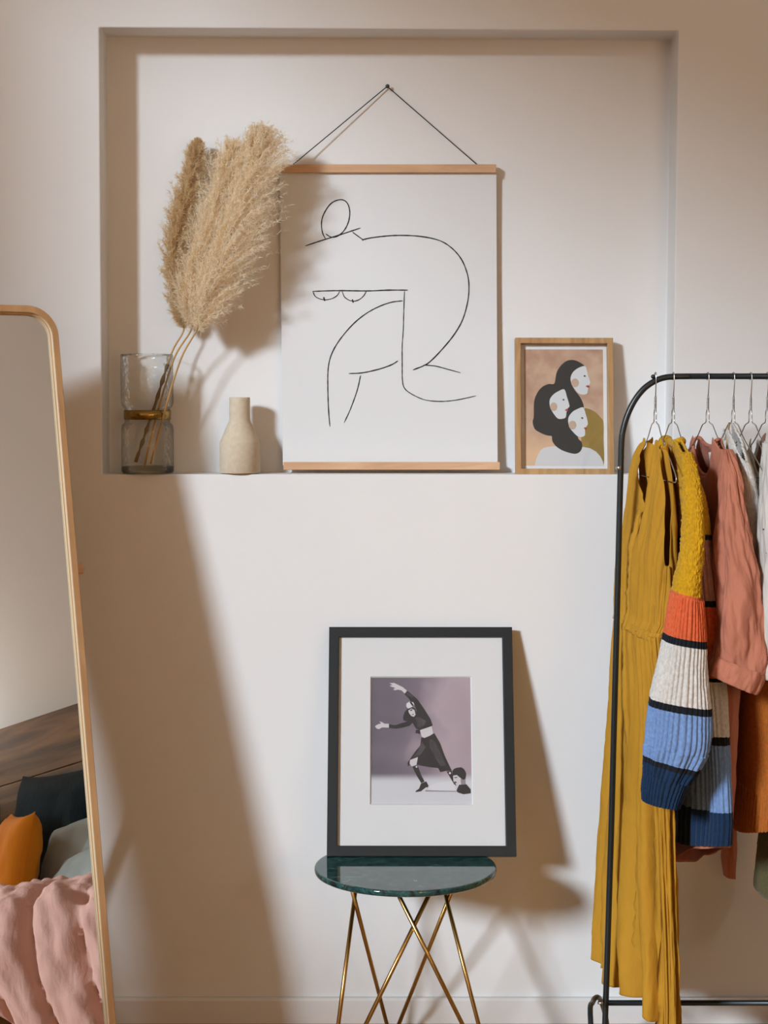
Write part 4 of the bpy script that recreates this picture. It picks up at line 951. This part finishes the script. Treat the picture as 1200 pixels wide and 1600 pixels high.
# --- olive knit cardigan: only the end of its near side shows under the jumper
ok_m = knit('olive_knit', (0.13, 0.10, 0.025), 0.8, 420)
oc = thing('olive_knit_cardigan', 'olive knit cardigan whose lower end shows below the rust jumper', 'cardigan', tuple(at(1225, 1300, RY)))
loft('body', ok_m, oc, [(1225, 690), (1212, 900), (1196, 1330), (1190, 1395), (1189, 1440)], [(1268, 690), (1290, 900), (1290, 1440)], -0.14, -0.46, lambda z: 0.03, lambda s, sd: z_of(700, -0.3) - 0.09 * abs(s), lambda s, sd: z_of(1412, -0.3), 200, 140, lambda u, z, v: 0.003 * fbm(u * 40, z * 120, 4), solid=0.004)

# ------------------------------------------------------------------ bed seen in the mirror
BX0, BX1, BY0, BY1 = 1.02, 2.33, -3.95, -1.45
bed = thing('wooden_bed', 'dark wooden bed with high plank back, reflected in the mirror', 'bed', ((BX0 + BX1) / 2, (BY0 + BY1) / 2, 0))
bx, by = bed.location.x, bed.location.y
boxo('bed_base', BX0 - bx, BX1 - bx, BY0 - by, BY1 - by, 0.10, 0.34, M['darkwood'], bed, bevel=0.006)
for i in range(6):
    z0 = 0.1 + i * 0.2512
    boxo('plank', BX1 - bx + 0.004, BX1 - bx + 0.045, BY0 - by - 0.1, BY1 - by + 0.05, z0, z0 + 0.25, M['darkwood'], bed, bevel=0.004)
for x in (BX0 + 0.08, BX1 - 0.08):
    for y in (BY0 + 0.08, BY1 - 0.08): boxo('leg', x - bx - 0.04, x - bx + 0.04, y - by - 0.04, y - by + 0.04, 0, 0.10, M['darkwood'], bed)
boxo('mattress', BX0 + 0.02 - bx, BX1 - 0.02 - bx, BY0 + 0.02 - by, BY1 - 0.02 - by, 0.342, 0.58, mat('mattress_cloth', (0.6, 0.58, 0.55), 0.9), bed, bevel=0.04)
pink = cloth('pink_linen', (0.76, 0.44, 0.36), 0.06)
bm = bmesh.new(); NU, NV = 120, 140; grid = []
for i in range(NU + 1):
    row = []
    for j in range(NV + 1):
        a = i / NU; y = BY0 + 0.25 + (-1.60 - BY0 - 0.25) * (j / NV)
        # a runs from the floor-side hem, over the front edge, on to the mattress
        if a < 0.36:
            t = a / 0.36; x = BX0 - 0.055 - 0.03 * math.sin(t * PI); hm = 0.09 + 0.25 / (1 + math.exp((y + 2.08) * 40)); z = hm + (0.66 - hm) * t
        elif a < 0.55:
            t = (a - 0.36) / 0.19; x = BX0 - 0.055 + 0.16 * t; z = 0.66 + 0.085 * math.sin(t * PI / 2)
        else:
            t = (a - 0.55) / 0.45; x = BX0 + 0.105 + 0.5 * t; z = 0.745 - 0.10 * t ** 1.5
        fold = 0.026 * (crease(y * 30 + 4 * a + 2.0 * math.sin(a * 5), 2.5)) * (1.05 - a) + 0.03 * fbm(y * 3.2, a * 2.6, 1.0) + 0.022 * fbm(y * 9 + a * 7, a * 7, 2.0) + 0.008 * fbm(y * 24 + a * 10, a * 14, 6.0)
        end = max(0, (y + 2.10) / 0.46)
        row.append(bm.verts.new((x - fold * (1 if a < 0.5 else 0.2), y, z + fold * (0.25 if a < 0.36 else 0.9) - 0.13 * end ** 2 * min(1, a * 2.2) + 0.03 * math.sin(y * 6) * (a < 0.2) * (0.2 - a) * 5)))
    grid.append(row)
for a, b in zip(grid, grid[1:]):
    for j in range(NV): bm.faces.new((a[j], a[j + 1], b[j + 1], b[j]))
o = obj('duvet', bm, pink, None, True); o.modifiers.new('solidify', 'SOLIDIFY').thickness = 0.025
place(o, (BX0, -2.8, 0.6)); tag(o, 'rumpled pink linen duvet over the bed edge, in the mirror', 'duvet')
def pillow(name, label, size, thick, loc_, tilt, yaw, m, cat='pillow', group=None, roll=0):
    bm = bmesh.new(); n = 26; top, bot = [], []
    for i in range(n + 1):
        rt, rb = [], []
        for j in range(n + 1):
            u, v = 2 * i / n - 1, 2 * j / n - 1; e = max(0, (1 - u ** 4) * (1 - v ** 4)) ** 0.55
            k = 1 - 0.07 * (1 - abs(u) ** 3) * abs(v) ** 3 ; k2 = 1 - 0.07 * (1 - abs(v) ** 3) * abs(u) ** 3
            h = thick / 2 * e + 0.012 * fbm(u * 2 + size[0] * 9, v * 2, 3) * e
            x, z = u * size[0] / 2 * k2, v * size[1] / 2 * k
            rt.append(bm.verts.new((x, -h - 0.002, z))); rb.append(bm.verts.new((x, h + 0.002, z)))
        top.append(rt); bot.append(rb)
    for i in range(n):
        for j in range(n):
            bm.faces.new((top[i][j], top[i + 1][j], top[i + 1][j + 1], top[i][j + 1])); bm.faces.new((bot[i][j], bot[i][j + 1], bot[i + 1][j + 1], bot[i + 1][j]))
    for i in range(n):
        for a, b in ((top[i][0], 0), ): pass
        bm.faces.new((top[i][0], bot[i][0], bot[i + 1][0], top[i + 1][0])); bm.faces.new((top[i][n], top[i + 1][n], bot[i + 1][n], bot[i][n]))
        bm.faces.new((top[0][i], top[0][i + 1], bot[0][i + 1], bot[0][i])); bm.faces.new((top[n][i], bot[n][i], bot[n][i + 1], top[n][i + 1]))
    o = obj(name, bm, m, None, True); o.location = loc_; o.rotation_euler = (tilt, roll, yaw)
    return tag(o, label, cat, group)
navy = cloth('navy_cotton', (0.004, 0.015, 0.022), 0.3); orange = cloth('orange_linen', (0.74, 0.24, 0.012), 0.06); grey = cloth('grey_linen', (0.42, 0.47, 0.45), 0.06)
YW = math.radians(-72)
pillow('navy_pillow', 'navy blue pillow against the bed back on the right, in the mirror', (0.76, 0.74), 0.2, (2.16, -2.80, 0.965), math.radians(-12), YW, navy, group='navy pillows in the mirror', roll=math.radians(-7))
pillow('navy_pillow', 'navy blue pillow behind the orange cushion, in the mirror', (0.76, 0.74), 0.2, (2.10, -3.42, 0.975), math.radians(-14), YW, navy, group='navy pillows in the mirror', roll=math.radians(-7))
pillow('grey_pillow', 'grey-green linen pillow beside the orange cushion, in the mirror', (0.55, 0.42), 0.15, (1.90, -2.50, 0.86), math.radians(-22), YW, grey, group='grey pillows in the mirror')
pillow('grey_pillow', 'lower grey pillow just behind the duvet, in the mirror', (0.55, 0.34), 0.14, (1.70, -2.32, 0.76), math.radians(-40), YW, grey, group='grey pillows in the mirror')
pillow('orange_cushion', 'bright orange cushion propped before the navy pillows, in the mirror', (0.46, 0.46), 0.15, (1.80, -2.76, 0.90), math.radians(-16), math.radians(-52), orange, 'cushion', roll=math.radians(-9))

# added fill lamp brightening the reflected wall, outside the mirror's view
wl = thing('added_wall_fill', 'added fill lamp above the bed, unseen, brightening the reflected wall', 'lamp', (XR, -3.85, 1.72))
bm = bmesh.new(); tube(bm, [(0, 0, -0.05), (-0.40, 0, -0.05)], 0.008, 10); obj('fill_lamp_arm', bm, M['brass'], wl, True)
bm = bmesh.new(); lathe(bm, [(0, -0.05), (0.02, -0.05), (0.02, -0.02), (0, -0.02)], 24, -0.40, 0, 0); obj('fill_lamp_socket', bm, M['plastic_white'], wl, True)
bl_ = bpy.data.lights.new('added_neutral_fill', 'POINT'); bl_.energy = 13; bl_.color = (0.93, 0.97, 1.0); bl_.shadow_soft_size = 0.04  # added neutral fill, lifts the lower wall seen in the mirror
bo_ = bpy.data.objects.new('added_neutral_fill', bl_); C.objects.link(bo_); bo_.location = (XR - 0.40, -3.85, 1.76)
